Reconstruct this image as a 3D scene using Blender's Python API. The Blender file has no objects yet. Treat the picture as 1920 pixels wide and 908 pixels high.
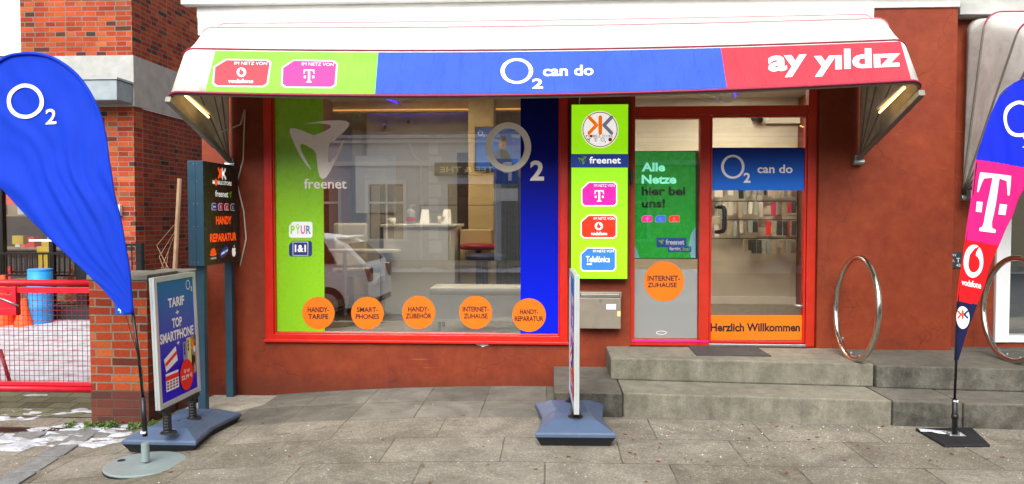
import bpy, bmesh, math, random
from mathutils import Vector, noise
from mathutils.geometry import tessellate_polygon
random.seed(7)
S = bpy.context.scene
COL = S.collection
R = math.radians
PI = math.pi

# ------------------------------------------------------------------ camera, sky, sun, exposure
F = 1377.0
CAMP = Vector((0, -6.45, 1.5))
cam = bpy.data.objects.new('camera', bpy.data.cameras.new('camera'))
COL.objects.link(cam)
cam.location = CAMP
cam.rotation_euler = (R(88), 0, R(3))
cam.data.lens = 36 * F / 1920
cam.data.sensor_width = 36
cam.data.clip_end = 1000
S.camera = cam
SUN_EL, SUN_AZ = 40, 190            # azimuth of the sun seen from the scene, degrees clockwise from +Y
w = bpy.data.worlds.new('World'); S.world = w; w.use_nodes = True
nt = w.node_tree; nt.nodes.clear()
sky = nt.nodes.new('ShaderNodeTexSky'); sky.sky_type = 'NISHITA'; sky.sun_disc = False
sky.sun_elevation = R(SUN_EL); sky.sun_rotation = R(SUN_AZ); sky.dust_density = 4; sky.air_density = 1.0
hs = nt.nodes.new('ShaderNodeHueSaturation'); hs.inputs['Saturation'].default_value = .22
bg = nt.nodes.new('ShaderNodeBackground'); bg.inputs[1].default_value = .15
wo = nt.nodes.new('ShaderNodeOutputWorld')
nt.links.new(sky.outputs[0], hs.inputs['Color']); nt.links.new(hs.outputs[0], bg.inputs[0]); nt.links.new(bg.outputs[0], wo.inputs[0])
sd = bpy.data.lights.new('sun', 'SUN'); sd.energy = 2.3; sd.angle = R(50); sd.color = (1, .97, .93)
sun = bpy.data.objects.new('sun', sd); COL.objects.link(sun)
az = R(SUN_AZ); el = R(SUN_EL)
sv = Vector((math.sin(az) * math.cos(el), math.cos(az) * math.cos(el), math.sin(el)))
sun.rotation_euler = sv.to_track_quat('Z', 'Y').to_euler(); sun.location = (0, -8, 12)
S.view_settings.view_transform = 'Standard'; S.view_settings.look = 'None'
S.view_settings.gamma = 1; S.view_settings.exposure = 0.62; S.view_settings.use_curve_mapping = False
S.cycles.max_bounces = 8; S.cycles.transparent_max_bounces = 16; S.cycles.caustics_reflective = False
S.cycles.caustics_refractive = False; S.cycles.sample_clamp_indirect = 4

# measured positions: where a sight line of the photograph meets a known plane of the place
_f = Vector((-math.sin(R(3)) * math.cos(R(2)), math.cos(R(3)) * math.cos(R(2)), -math.sin(R(2))))
_r = Vector((math.cos(R(3)), math.sin(R(3)), 0)); _u = _r.cross(_f)
def ray(px, py): return _f + _r * ((px - 960) / F) - _u * ((py - 454) / F)
def hit(px, py, ax, val):
    d = ray(px, py); return CAMP + d * ((val - CAMP[ax]) / d[ax])
def onX(px, py, v): return hit(px, py, 0, v)
def onY(px, py, v): return hit(px, py, 1, v)
def onZ(px, py, v): return hit(px, py, 2, v)

# ------------------------------------------------------------------ materials
def lin(h):
    h = h.lstrip('#'); o = []
    for i in (0, 2, 4):
        c = int(h[i:i + 2], 16) / 255; o.append(c / 12.92 if c <= .04045 else ((c + .055) / 1.055) ** 2.4)
    return tuple(o)
MATS = {}
def newmat(name):
    m = bpy.data.materials.new(name); m.use_nodes = True; m.node_tree.nodes.clear(); MATS[name] = m
    return m, m.node_tree
def nd(nt, t, **k):
    n = nt.nodes.new(t)
    for a, v in k.items():
        if a.startswith('i_'):
            n.inputs[a[2:].replace('_', ' ')].default_value = v
        else: setattr(n, a, v)
    return n
def ramp(nt, fac, stops, interp='LINEAR'):
    r = nt.nodes.new('ShaderNodeValToRGB'); e = r.color_ramp; e.interpolation = interp
    while len(e.elements) > 1: e.elements.remove(e.elements[-1])
    for i, (p, c) in enumerate(stops):
        el_ = e.elements[0] if i == 0 else e.elements.new(p)
        el_.position = p; el_.color = (*c, 1) if len(c) == 3 else c
    if fac is not None: nt.links.new(fac, r.inputs[0])
    return r
def mixc(nt, fac, a, b, mode='MIX'):
    m = nt.nodes.new('ShaderNodeMix'); m.data_type = 'RGBA'; m.blend_type = mode
    for k, v in ((0, fac), (6, a), (7, b)):
        if hasattr(v, 'is_linked') or hasattr(v, 'links'): nt.links.new(v, m.inputs[k])
        else: m.inputs[k].default_value = v if k == 0 else ((*v, 1) if len(v) == 3 else v)
    return m.outputs[2]
def math_(nt, op, a, b=None, c=None):
    m = nt.nodes.new('ShaderNodeMath'); m.operation = op
    for k, v in ((0, a), (1, b), (2, c)):
        if v is None: continue
        if hasattr(v, 'links'): nt.links.new(v, m.inputs[k])
        else: m.inputs[k].default_value = v
    return m.outputs[0]
def noisen(nt, vec, scale, detail=4, rough=.6, dist=0):
    n = nd(nt, 'ShaderNodeTexNoise'); n.inputs['Scale'].default_value = scale; n.inputs['Detail'].default_value = detail
    n.inputs['Roughness'].default_value = rough; n.inputs['Distortion'].default_value = dist
    if vec is not None: nt.links.new(vec, n.inputs['Vector'])
    return n.outputs[0]
def finish(nt, color, rough=.6, metal=0, height=None, bump=.2, dist=.01, spec=.5, emis=None, estr=0, coat=0):
    p = nd(nt, 'ShaderNodeBsdfPrincipled'); o = nd(nt, 'ShaderNodeOutputMaterial')
    if hasattr(color, 'links'): nt.links.new(color, p.inputs['Base Color'])
    else: p.inputs['Base Color'].default_value = (*color, 1)
    if hasattr(rough, 'links'): nt.links.new(rough, p.inputs['Roughness'])
    else: p.inputs['Roughness'].default_value = rough
    p.inputs['Metallic'].default_value = metal; p.inputs['Specular IOR Level'].default_value = spec
    p.inputs['Coat Weight'].default_value = coat
    if emis is not None:
        if hasattr(emis, 'links'): nt.links.new(emis, p.inputs['Emission Color'])
        else: p.inputs['Emission Color'].default_value = (*emis, 1)
        p.inputs['Emission Strength'].default_value = estr
    if height is not None:
        b = nd(nt, 'ShaderNodeBump'); b.inputs['Strength'].default_value = bump; b.inputs['Distance'].default_value = dist
        nt.links.new(height, b.inputs['Height']); nt.links.new(b.outputs[0], p.inputs['Normal'])
    nt.links.new(p.outputs[0], o.inputs[0]); return p
def objc(nt): return nd(nt, 'ShaderNodeTexCoord').outputs['Object']
def plain(name, c, rough=.5, metal=0, var=.08, scale=6, bump=.05, bscale=80, spec=.5, es=0, coat=0):
    """colour with a little blotchy wear and a fine surface"""
    if isinstance(c, str): c = lin(c)
    m, nt = newmat(name); v = objc(nt)
    n = noisen(nt, v, scale, 5)
    lo = tuple(x * (1 - var) for x in c); hi = tuple(min(1, x * (1 + var)) for x in c)
    rc = ramp(nt, n, [(.3, lo), (.7, hi)])
    rr = ramp(nt, noisen(nt, v, scale * 3, 3), [(.3, (max(0, rough - .07),) * 3), (.7, (min(1, rough + .1),) * 3)])
    finish(nt, rc.outputs[0], rr.outputs[0], metal, noisen(nt, v, bscale, 3), bump, .004, spec,
           rc.outputs[0] if es else None, es, coat)
    return m
def gradient(name, z0, z1, c0, c1, axis=2, rough=.3, es=0, spec=.15):
    """a printed colour run from one end of the print to the other"""
    m, nt = newmat(name)
    s = nd(nt, 'ShaderNodeSeparateXYZ'); nt.links.new(nd(nt, 'ShaderNodeNewGeometry').outputs['Position'], s.inputs[0])
    t = math_(nt, 'DIVIDE', math_(nt, 'SUBTRACT', s.outputs[axis], z0), z1 - z0)
    r = ramp(nt, t, [(0, lin(c0)), (1, lin(c1))])
    finish(nt, r.outputs[0], rough, spec=spec, emis=r.outputs[0] if es else None, estr=es)
    return m
def facecoord(nt):
    """running length along a wall whichever way it faces, and height"""
    s = nd(nt, 'ShaderNodeSeparateXYZ'); nt.links.new(objc(nt), s.inputs[0])
    g = nd(nt, 'ShaderNodeNewGeometry'); n = nd(nt, 'ShaderNodeSeparateXYZ'); nt.links.new(g.outputs['True Normal'], n.inputs[0])
    sx = math_(nt, 'GREATER_THAN', math_(nt, 'ABSOLUTE', n.outputs[0]), .6)
    sz = math_(nt, 'GREATER_THAN', math_(nt, 'ABSOLUTE', n.outputs[2]), .6)
    a = nd(nt, 'ShaderNodeMix'); nt.links.new(sx, a.inputs[0]); nt.links.new(s.outputs[0], a.inputs[2]); nt.links.new(s.outputs[1], a.inputs[3])
    b = nd(nt, 'ShaderNodeMix'); nt.links.new(sz, b.inputs[0]); nt.links.new(s.outputs[2], b.inputs[2]); nt.links.new(s.outputs[1], b.inputs[3])
    c = nd(nt, 'ShaderNodeCombineXYZ'); nt.links.new(a.outputs[0], c.inputs[0]); nt.links.new(b.outputs[0], c.inputs[1])
    return c.outputs[0]
def brickmat(name, stops, mortar, bw=.232, bh=.0685, dirt_low=False):
    m, nt = newmat(name); v = facecoord(nt)
    # a slight waver so that the courses are hand-laid
    nz = nd(nt, 'ShaderNodeTexNoise', i_Scale=3.0); nt.links.new(v, nz.inputs[0])
    vm = nd(nt, 'ShaderNodeVectorMath', operation='SCALE'); vm.inputs['Scale'].default_value = .012; nt.links.new(nz.outputs[1], vm.inputs[0])
    va = nd(nt, 'ShaderNodeVectorMath', operation='ADD'); nt.links.new(v, va.inputs[0]); nt.links.new(vm.outputs[0], va.inputs[1])
    def bt(c1, c2, mo, ms=.007):
        b = nd(nt, 'ShaderNodeTexBrick'); b.offset = .5; b.squash = .62; b.squash_frequency = 2
        b.inputs['Scale'].default_value = 1; b.inputs['Brick Width'].default_value = bw; b.inputs['Row Height'].default_value = bh
        b.inputs['Mortar Size'].default_value = ms; b.inputs['Mortar Smooth'].default_value = .25; b.inputs['Bias'].default_value = 0
        b.inputs['Color1'].default_value = c1; b.inputs['Color2'].default_value = c2; b.inputs['Mortar'].default_value = mo
        nt.links.new(va.outputs[0], b.inputs['Vector']); return b
    b = bt((0, 0, 0, 1), (1, 1, 1, 1), (.5, .5, .5, 1))
    rc = ramp(nt, b.outputs['Color'], stops)
    fine = noisen(nt, v, 45, 6, .7)
    c = mixc(nt, .55, rc.outputs[0], ramp(nt, fine, [(.25, (.35, .3, .3)), (.75, (1.35, 1.3, 1.3))]).outputs[0], 'MULTIPLY')
    mo = mixc(nt, noisen(nt, v, 20), mortar, tuple(x * .55 for x in mortar))
    c = mixc(nt, b.outputs['Fac'], c, mo)
    big = ramp(nt, noisen(nt, v, 1.2, 3), [(.3, (.75, .72, .7)), (.7, (1.1, 1.1, 1.1))])
    c = mixc(nt, 1.0, c, big.outputs[0], 'MULTIPLY')
    if dirt_low:      # the lowest courses are dark engineering brick
        s = nd(nt, 'ShaderNodeSeparateXYZ'); nt.links.new(objc(nt), s.inputs[0])
        c = mixc(nt, ramp(nt, s.outputs[2], [(.27, (.8, .8, .8)), (.275, (0, 0, 0))]).outputs[0], c, lin('#4a302b'))
    h = math_(nt, 'SUBTRACT', math_(nt, 'MULTIPLY', fine, .35), b.outputs['Fac'])
    finish(nt, c, .85, height=h, bump=.8, dist=.006, spec=.25)
    return m

# render of the shop front: painted plaster with scuffs, hairline cracks and pale salt marks
def m_plaster():
    m, nt = newmat('red_render'); v = objc(nt)
    a = noisen(nt, v, 1.3, 6, .65, .4); b = noisen(nt, v, 9, 6, .7)
    c = ramp(nt, a, [(.25, lin('#561a08')), (.5, lin('#7c2b0e')), (.75, lin('#8e3a16'))])
    c2 = mixc(nt, .35, c.outputs[0], ramp(nt, b, [(.3, lin('#5e1f0e')), (.7, lin('#934624'))]).outputs[0])
    wv = nd(nt, 'ShaderNodeTexVoronoi', feature='DISTANCE_TO_EDGE', i_Scale=.85)
    vd = nd(nt, 'ShaderNodeVectorMath', operation='ADD'); nz = nd(nt, 'ShaderNodeTexNoise', i_Scale=4.0)
    nt.links.new(v, nz.inputs[0]); sc = nd(nt, 'ShaderNodeVectorMath', operation='SCALE'); sc.inputs['Scale'].default_value = .35
    nt.links.new(nz.outputs[1], sc.inputs[0]); nt.links.new(v, vd.inputs[0]); nt.links.new(sc.outputs[0], vd.inputs[1]); nt.links.new(vd.outputs[0], wv.inputs['Vector'])
    cr = ramp(nt, wv.outputs['Distance'], [(0, (1, 1, 1)), (.004, (0, 0, 0))])
    c3 = mixc(nt, math_(nt, 'MULTIPLY', cr.outputs[0], .55), c2, lin('#5a1c0c'))
    sp = ramp(nt, noisen(nt, v, 34, 8, .75), [(.69, (0, 0, 0)), (.74, (.5, .5, .5))])
    c4 = mixc(nt, sp.outputs[0], c3, lin('#a8694e'))
    # splashed dirt and algae along the foot of the wall
    s = nd(nt, 'ShaderNodeSeparateXYZ'); nt.links.new(v, s.inputs[0])
    ft = ramp(nt, math_(nt, 'ADD', s.outputs[2], math_(nt, 'MULTIPLY', b, .12)), [(.02, (1, 1, 1)), (.2, (0, 0, 0))])
    c5 = mixc(nt, math_(nt, 'MULTIPLY', ft.outputs[0], .55), c4, lin('#4a2114'))
    for sc_, rot, p_ in (((2, 2, 55), .3, .70), ((45, 45, 1.6), -.12, .72), ((3, 3, 70), -.7, .72)):
        mp = nd(nt, 'ShaderNodeMapping'); mp.inputs['Rotation'].default_value = (0, rot, 0); mp.inputs['Scale'].default_value = sc_; nt.links.new(v, mp.inputs[0])
        sr = ramp(nt, noisen(nt, mp.outputs[0], 1, 3, .5), [(p_, (0, 0, 0)), (p_ + .05, (.55, .55, .55))])
        c5 = mixc(nt, math_(nt, 'MULTIPLY', sr.outputs[0], ramp(nt, noisen(nt, v, 1.7, 2), [(.4, (0, 0, 0)), (.6, (1, 1, 1))]).outputs[0]), c5, lin('#b06a48' if rot != -.12 else '#4f1a0c'))
    h = math_(nt, 'ADD', noisen(nt, v, 60, 5), math_(nt, 'MULTIPLY', cr.outputs[0], -1))
    finish(nt, c5, .62, height=h, bump=.28, dist=.006, spec=.35)
m_plaster()
def m_pavement():
    m, nt = newmat('pavement_slabs'); v = objc(nt)
    s = nd(nt, 'ShaderNodeSeparateXYZ'); nt.links.new(v, s.inputs[0])
    mp = nd(nt, 'ShaderNodeMapping'); mp.inputs['Location'].default_value = (.02, 0, 0); nt.links.new(v, mp.inputs[0])
    nz = nd(nt, 'ShaderNodeTexNoise', i_Scale=2.2); nt.links.new(v, nz.inputs[0])
    sc = nd(nt, 'ShaderNodeVectorMath', operation='SCALE'); sc.inputs['Scale'].default_value = .02; nt.links.new(nz.outputs[1], sc.inputs[0])
    ad = nd(nt, 'ShaderNodeVectorMath', operation='ADD'); nt.links.new(mp.outputs[0], ad.inputs[0]); nt.links.new(sc.outputs[0], ad.inputs[1])
    def bt(bw, bh, off):
        b = nd(nt, 'ShaderNodeTexBrick'); b.offset = off
        b.inputs['Scale'].default_value = 1; b.inputs['Brick Width'].default_value = bw; b.inputs['Row Height'].default_value = bh
        b.inputs['Mortar Size'].default_value = .006; b.inputs['Mortar Smooth'].default_value = .4
        b.inputs['Color1'].default_value = (0, 0, 0, 1); b.inputs['Color2'].default_value = (1, 1, 1, 1); b.inputs['Mortar'].default_value = (.5, .5, .5, 1)
        nt.links.new(ad.outputs[0], b.inputs['Vector']); return b
    b1 = bt(.5, .5, 0); b2 = bt(.75, .5, .37)
    near = math_(nt, 'MULTIPLY', math_(nt, 'GREATER_THAN', s.outputs[1], -1.0), math_(nt, 'GREATER_THAN', s.outputs[0], -2.5))
    tone = mixc(nt, near, b2.outputs['Color'], b1.outputs['Color']); joint = mixc(nt, near, b2.outputs['Fac'], b1.outputs['Fac'])
    # smooth concrete flags by the wall
    f1 = noisen(nt, v, 90, 6, .75); f2 = noisen(nt, v, 3, 6, .6)
    smooth = mixc(nt, tone, lin('#75736c'), lin('#8b8982'))
    smooth = mixc(nt, .5, smooth, ramp(nt, f2, [(.3, (.6, .59, .56)), (.7, (1.2, 1.19, 1.16))]).outputs[0], 'MULTIPLY')
    # exposed aggregate further out: pale and dark chips
    vo = nd(nt, 'ShaderNodeTexVoronoi', i_Scale=120.0); nt.links.new(v, vo.inputs['Vector'])
    chip = nd(nt, 'ShaderNodeSeparateColor'); nt.links.new(vo.outputs['Color'], chip.inputs[0])
    agg = ramp(nt, chip.outputs[0], [(0, lin('#5f5a51')), (.4, lin('#7c766b')), (.8, lin('#928c81')), (.94, lin('#b0aa9f')), (1, lin('#cfcac0'))])
    vo2 = nd(nt, 'ShaderNodeTexVoronoi', i_Scale=28.0); nt.links.new(v, vo2.inputs['Vector'])
    c2_ = nd(nt, 'ShaderNodeSeparateColor'); nt.links.new(vo2.outputs['Color'], c2_.inputs[0])
    agg2 = mixc(nt, .3, agg.outputs[0], ramp(nt, c2_.outputs[0], [(0, lin('#746e64')), (1, lin('#a09a8e'))]).outputs[0])
    agg2 = mixc(nt, .6, agg2, ramp(nt, f2, [(.3, (.7, .69, .66)), (.7, (1.15, 1.14, 1.1))]).outputs[0], 'MULTIPLY')
    agg3 = mixc(nt, .38, agg2, mixc(nt, tone, lin('#7a7468'), lin('#a19b90')))
    zone = ramp(nt, math_(nt, 'ADD', math_(nt, 'MULTIPLY', near, .6), math_(nt, 'MULTIPLY', tone, .3)), [(.28, (0, 0, 0)), (.5, (1, 1, 1))])
    c = mixc(nt, near, agg3, smooth)
    c = mixc(nt, .45, c, ramp(nt, f1, [(.25, (.45, .45, .45)), (.75, (1.4, 1.4, 1.4))]).outputs[0], 'MULTIPLY')
    # moss, dark damp and pale scuffs
    mo = ramp(nt, noisen(nt, v, 1.1, 7, .7), [(.5, (0, 0, 0)), (.66, (.4, .4, .4))])
    c = mixc(nt, mo.outputs[0], c, lin('#58533f'))
    sp_ = ramp(nt, noisen(nt, v, 7, 3, .5), [(.70, (0, 0, 0)), (.72, (.5, .5, .5))])
    c = mixc(nt, sp_.outputs[0], c, lin('#4b473d'))
    dk_ = ramp(nt, noisen(nt, v, 2.3, 6, .65, .8), [(.38, (.72, .71, .69)), (.6, (1.06, 1.06, 1.05))])
    c = mixc(nt, 1.0, c, dk_.outputs[0], 'MULTIPLY')
    jv = ramp(nt, noisen(nt, v, 6, 4), [(.35, lin('#3a372c')), (.55, lin('#5b5748')), (.7, lin('#5a6330'))])
    jf = math_(nt, 'MULTIPLY', joint, ramp(nt, noisen(nt, v, 2.5, 3), [(.3, (.2, .2, .2)), (.6, (.9, .9, .9))]).outputs[0])
    c = mixc(nt, jf, c, jv.outputs[0])
    h = math_(nt, 'SUBTRACT', math_(nt, 'ADD', math_(nt, 'MULTIPLY', f1, .5), math_(nt, 'MULTIPLY', vo.outputs[0], 1.2)), math_(nt, 'MULTIPLY', joint, 2))
    finish(nt, c, .88, height=h, bump=.55, dist=.004, spec=.25)
m_pavement()
def m_stone(name, a, b_, moss='#4a4c38', mossamt=.6):
    m, nt = newmat(name); v = objc(nt)
    c = ramp(nt, noisen(nt, v, 2.2, 7, .7, .3), [(.3, lin(a)), (.7, lin(b_))]).outputs[0]
    c = mixc(nt, .55, c, ramp(nt, noisen(nt, v, 110, 4, .7), [(.25, (.4, .4, .4)), (.75, (1.5, 1.5, 1.48))]).outputs[0], 'MULTIPLY')
    g = nd(nt, 'ShaderNodeNewGeometry'); n = nd(nt, 'ShaderNodeSeparateXYZ'); nt.links.new(g.outputs['True Normal'], n.inputs[0])
    ver = math_(nt, 'LESS_THAN', n.outputs[2], .5)
    mo = ramp(nt, noisen(nt, v, 3.5, 8, .75), [(.38, (0, 0, 0)), (.62, (1, 1, 1))])
    c = mixc(nt, math_(nt, 'MULTIPLY', math_(nt, 'MULTIPLY', ver, mo.outputs[0]), mossamt), c, lin(moss))
    mp = nd(nt, 'ShaderNodeMapping'); mp.inputs['Scale'].default_value = (9, 9, 1.5); nt.links.new(v, mp.inputs[0])
    c = mixc(nt, .6, c, ramp(nt, noisen(nt, mp.outputs[0], 1.3, 5, .65), [(.3, (.62, .61, .58)), (.65, (1.15, 1.15, 1.13))]).outputs[0], 'MULTIPLY')
    st = ramp(nt, noisen(nt, v, 5, 5, .6), [(.6, (0, 0, 0)), (.66, (.35, .35, .35))])
    c = mixc(nt, st.outputs[0], c, lin('#6b5f4e'))
    finish(nt, c, .85, height=noisen(nt, v, 70, 6, .75), bump=.5, dist=.004, spec=.25)
m_stone('step_stone', '#747066', '#928e80', '#403e33', .55)
m_stone('step_stone_dark', '#5a5852', '#757269', '#2b2c27', .85)
m_stone('pale_concrete', '#9b968a', '#bdb8ac', '#77705f', .4)
m_stone('cap_concrete', '#77746a', '#9a978b', '#55573f', .6)
m_stone('grey_cobble', '#6e7072', '#8e9090', '#55573f', .3)
def m_yard():
    m, nt = newmat('yard_paving'); v = objc(nt)
    b = nd(nt, 'ShaderNodeTexBrick'); b.offset = .5
    for k, x in (('Scale', 1), ('Brick Width', .24), ('Row Height', .14), ('Mortar Size', .006), ('Mortar Smooth', .4)): b.inputs[k].default_value = x
    b.inputs['Color1'].default_value = (*lin('#5b5a3e'), 1); b.inputs['Color2'].default_value = (*lin('#75725a'), 1); b.inputs['Mortar'].default_value = (*lin('#2c2a20'), 1)
    nt.links.new(v, b.inputs['Vector'])
    c = mixc(nt, .5, b.outputs['Color'], ramp(nt, noisen(nt, v, 30, 5), [(.3, (.5, .5, .5)), (.7, (1.3, 1.3, 1.3))]).outputs[0], 'MULTIPLY')
    finish(nt, c, .85, height=math_(nt, 'SUBTRACT', noisen(nt, v, 60), b.outputs['Fac']), bump=.6, dist=.008)
m_yard()
def m_snow():
    m, nt = newmat('snow'); v = objc(nt)
    c = ramp(nt, noisen(nt, v, 7, 7, .7), [(.33, lin('#8f8b84')), (.48, lin('#b2b6be')), (.7, lin('#c9cdd5'))]).outputs[0]
    d = ramp(nt, noisen(nt, v, 26, 6, .7), [(.62, (0, 0, 0)), (.7, (.7, .7, .7))])
    c = mixc(nt, d.outputs[0], c, lin('#8a7c6a'))
    finish(nt, c, .7, height=noisen(nt, v, 22, 6, .65), bump=.7, dist=.02)
m_snow()
def m_glass(name='window_glass', refl=.17, tint=(.93, .95, .94)):
    m, nt = newmat(name)
    t = nd(nt, 'ShaderNodeBsdfTransparent'); t.inputs[0].default_value = (*tint, 1)
    g = nd(nt, 'ShaderNodeBsdfGlossy'); g.inputs['Roughness'].default_value = .0; g.inputs['Color'].default_value = (.95, .98, 1, 1)
    lw = nd(nt, 'ShaderNodeLayerWeight'); lw.inputs[0].default_value = .35
    fac = math_(nt, 'ADD', math_(nt, 'MULTIPLY', lw.outputs['Facing'], .5), refl)
    mx = nd(nt, 'ShaderNodeMixShader'); nt.links.new(fac, mx.inputs[0]); nt.links.new(t.outputs[0], mx.inputs[1]); nt.links.new(g.outputs[0], mx.inputs[2])
    o = nd(nt, 'ShaderNodeOutputMaterial'); nt.links.new(mx.outputs[0], o.inputs[0])
m_glass(refl=.31)
m_glass('door_glass', .055)
def m_fabric(name, c, weave=900, fold=.35, trans=0, var=.06, rough=.75, dirt=None, sheen=0):
    if isinstance(c, str): c = lin(c)
    m, nt = newmat(name); v = objc(nt)
    n = noisen(nt, v, 2.4, 5, .55, .6)
    col = ramp(nt, n, [(.3, tuple(x * (1 - var) for x in c)), (.7, tuple(min(1, x * (1 + var)) for x in c))]).outputs[0]
    if dirt:
        d = ramp(nt, noisen(nt, v, 3.2, 8, .72, .8), [(.42, (0, 0, 0)), (.75, (.75, .75, .75))])
        col = mixc(nt, d.outputs[0], col, lin(dirt))
        d2 = ramp(nt, noisen(nt, v, 40, 6, .7), [(.62, (0, 0, 0)), (.7, (.4, .4, .4))])
        col = mixc(nt, d2.outputs[0], col, lin(dirt))
    mp = nd(nt, 'ShaderNodeMapping'); mp.inputs['Rotation'].default_value = (0, R(35), 0); mp.inputs['Scale'].default_value = (6, 3, 1.2); nt.links.new(v, mp.inputs[0])
    f = noisen(nt, mp.outputs[0], 1.6, 4, .6, .9)
    b = nd(nt, 'ShaderNodeBump'); b.inputs['Strength'].default_value = fold; b.inputs['Distance'].default_value = .02; nt.links.new(f, b.inputs['Height'])
    d = nd(nt, 'ShaderNodeBsdfPrincipled'); d.inputs['Roughness'].default_value = rough; d.inputs['Specular IOR Level'].default_value = .3
    nt.links.new(col, d.inputs['Base Color']); nt.links.new(b.outputs[0], d.inputs['Normal'])
    o = nd(nt, 'ShaderNodeOutputMaterial')
    if trans:
        t = nd(nt, 'ShaderNodeBsdfTranslucent'); nt.links.new(col, t.inputs[0])
        mx = nd(nt, 'ShaderNodeMixShader'); mx.inputs[0].default_value = trans
        nt.links.new(d.outputs[0], mx.inputs[1]); nt.links.new(t.outputs[0], mx.inputs[2]); nt.links.new(mx.outputs[0], o.inputs[0])
    else: nt.links.new(d.outputs[0], o.inputs[0])
    return m
m_fabric('awning_fabric', '#ecebe6', fold=.25, trans=.28, dirt='#b3ad9e')
m_fabric('awning_lining', '#cfc7b2', fold=.3, trans=.35, dirt='#7d735e')
m_fabric('banner_green', '#7ccc40', fold=1.3, var=.09)
m_fabric('banner_blue', '#3152c6', fold=1.3, var=.10)
m_fabric('banner_red', '#d83442', fold=1.3, var=.09)
m_fabric('flag_blue', '#083fd0', fold=.5, trans=.3, var=.05)
m_fabric('flag_royal', '#0d2bd8', fold=.3, trans=.25, var=.05)
m_fabric('flag_magenta', '#e81f83', fold=.3, trans=.25, var=.05)
m_fabric('flag_red', '#f0141f', fold=.3, trans=.25, var=.05)
m_fabric('flag_navy', '#0c1240', fold=.3, trans=.1, var=.05)
ORB = [(0, lin('#3a3330')), (.05, lin('#6a3020')), (.12, lin('#8c2e18')), (.4, lin('#ac4220')), (.6, lin('#c0552a')), (.8, lin('#a03c20')), (.92, lin('#c46a36')), (1, lin('#5e3a30'))]
brickmat('orange_brick', ORB, lin('#8f887c'))
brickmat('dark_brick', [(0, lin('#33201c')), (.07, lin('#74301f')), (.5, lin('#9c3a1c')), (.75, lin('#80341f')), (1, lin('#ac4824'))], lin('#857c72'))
brickmat('pier_brick', [(0, lin('#4a2a22')), (.15, lin('#86301a')), (.4, lin('#a8431c')), (.7, lin('#9c3a1a')), (.9, lin('#b85c2e')), (1, lin('#6a4436'))], lin('#8d8374'), dirt_low=True)
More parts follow.
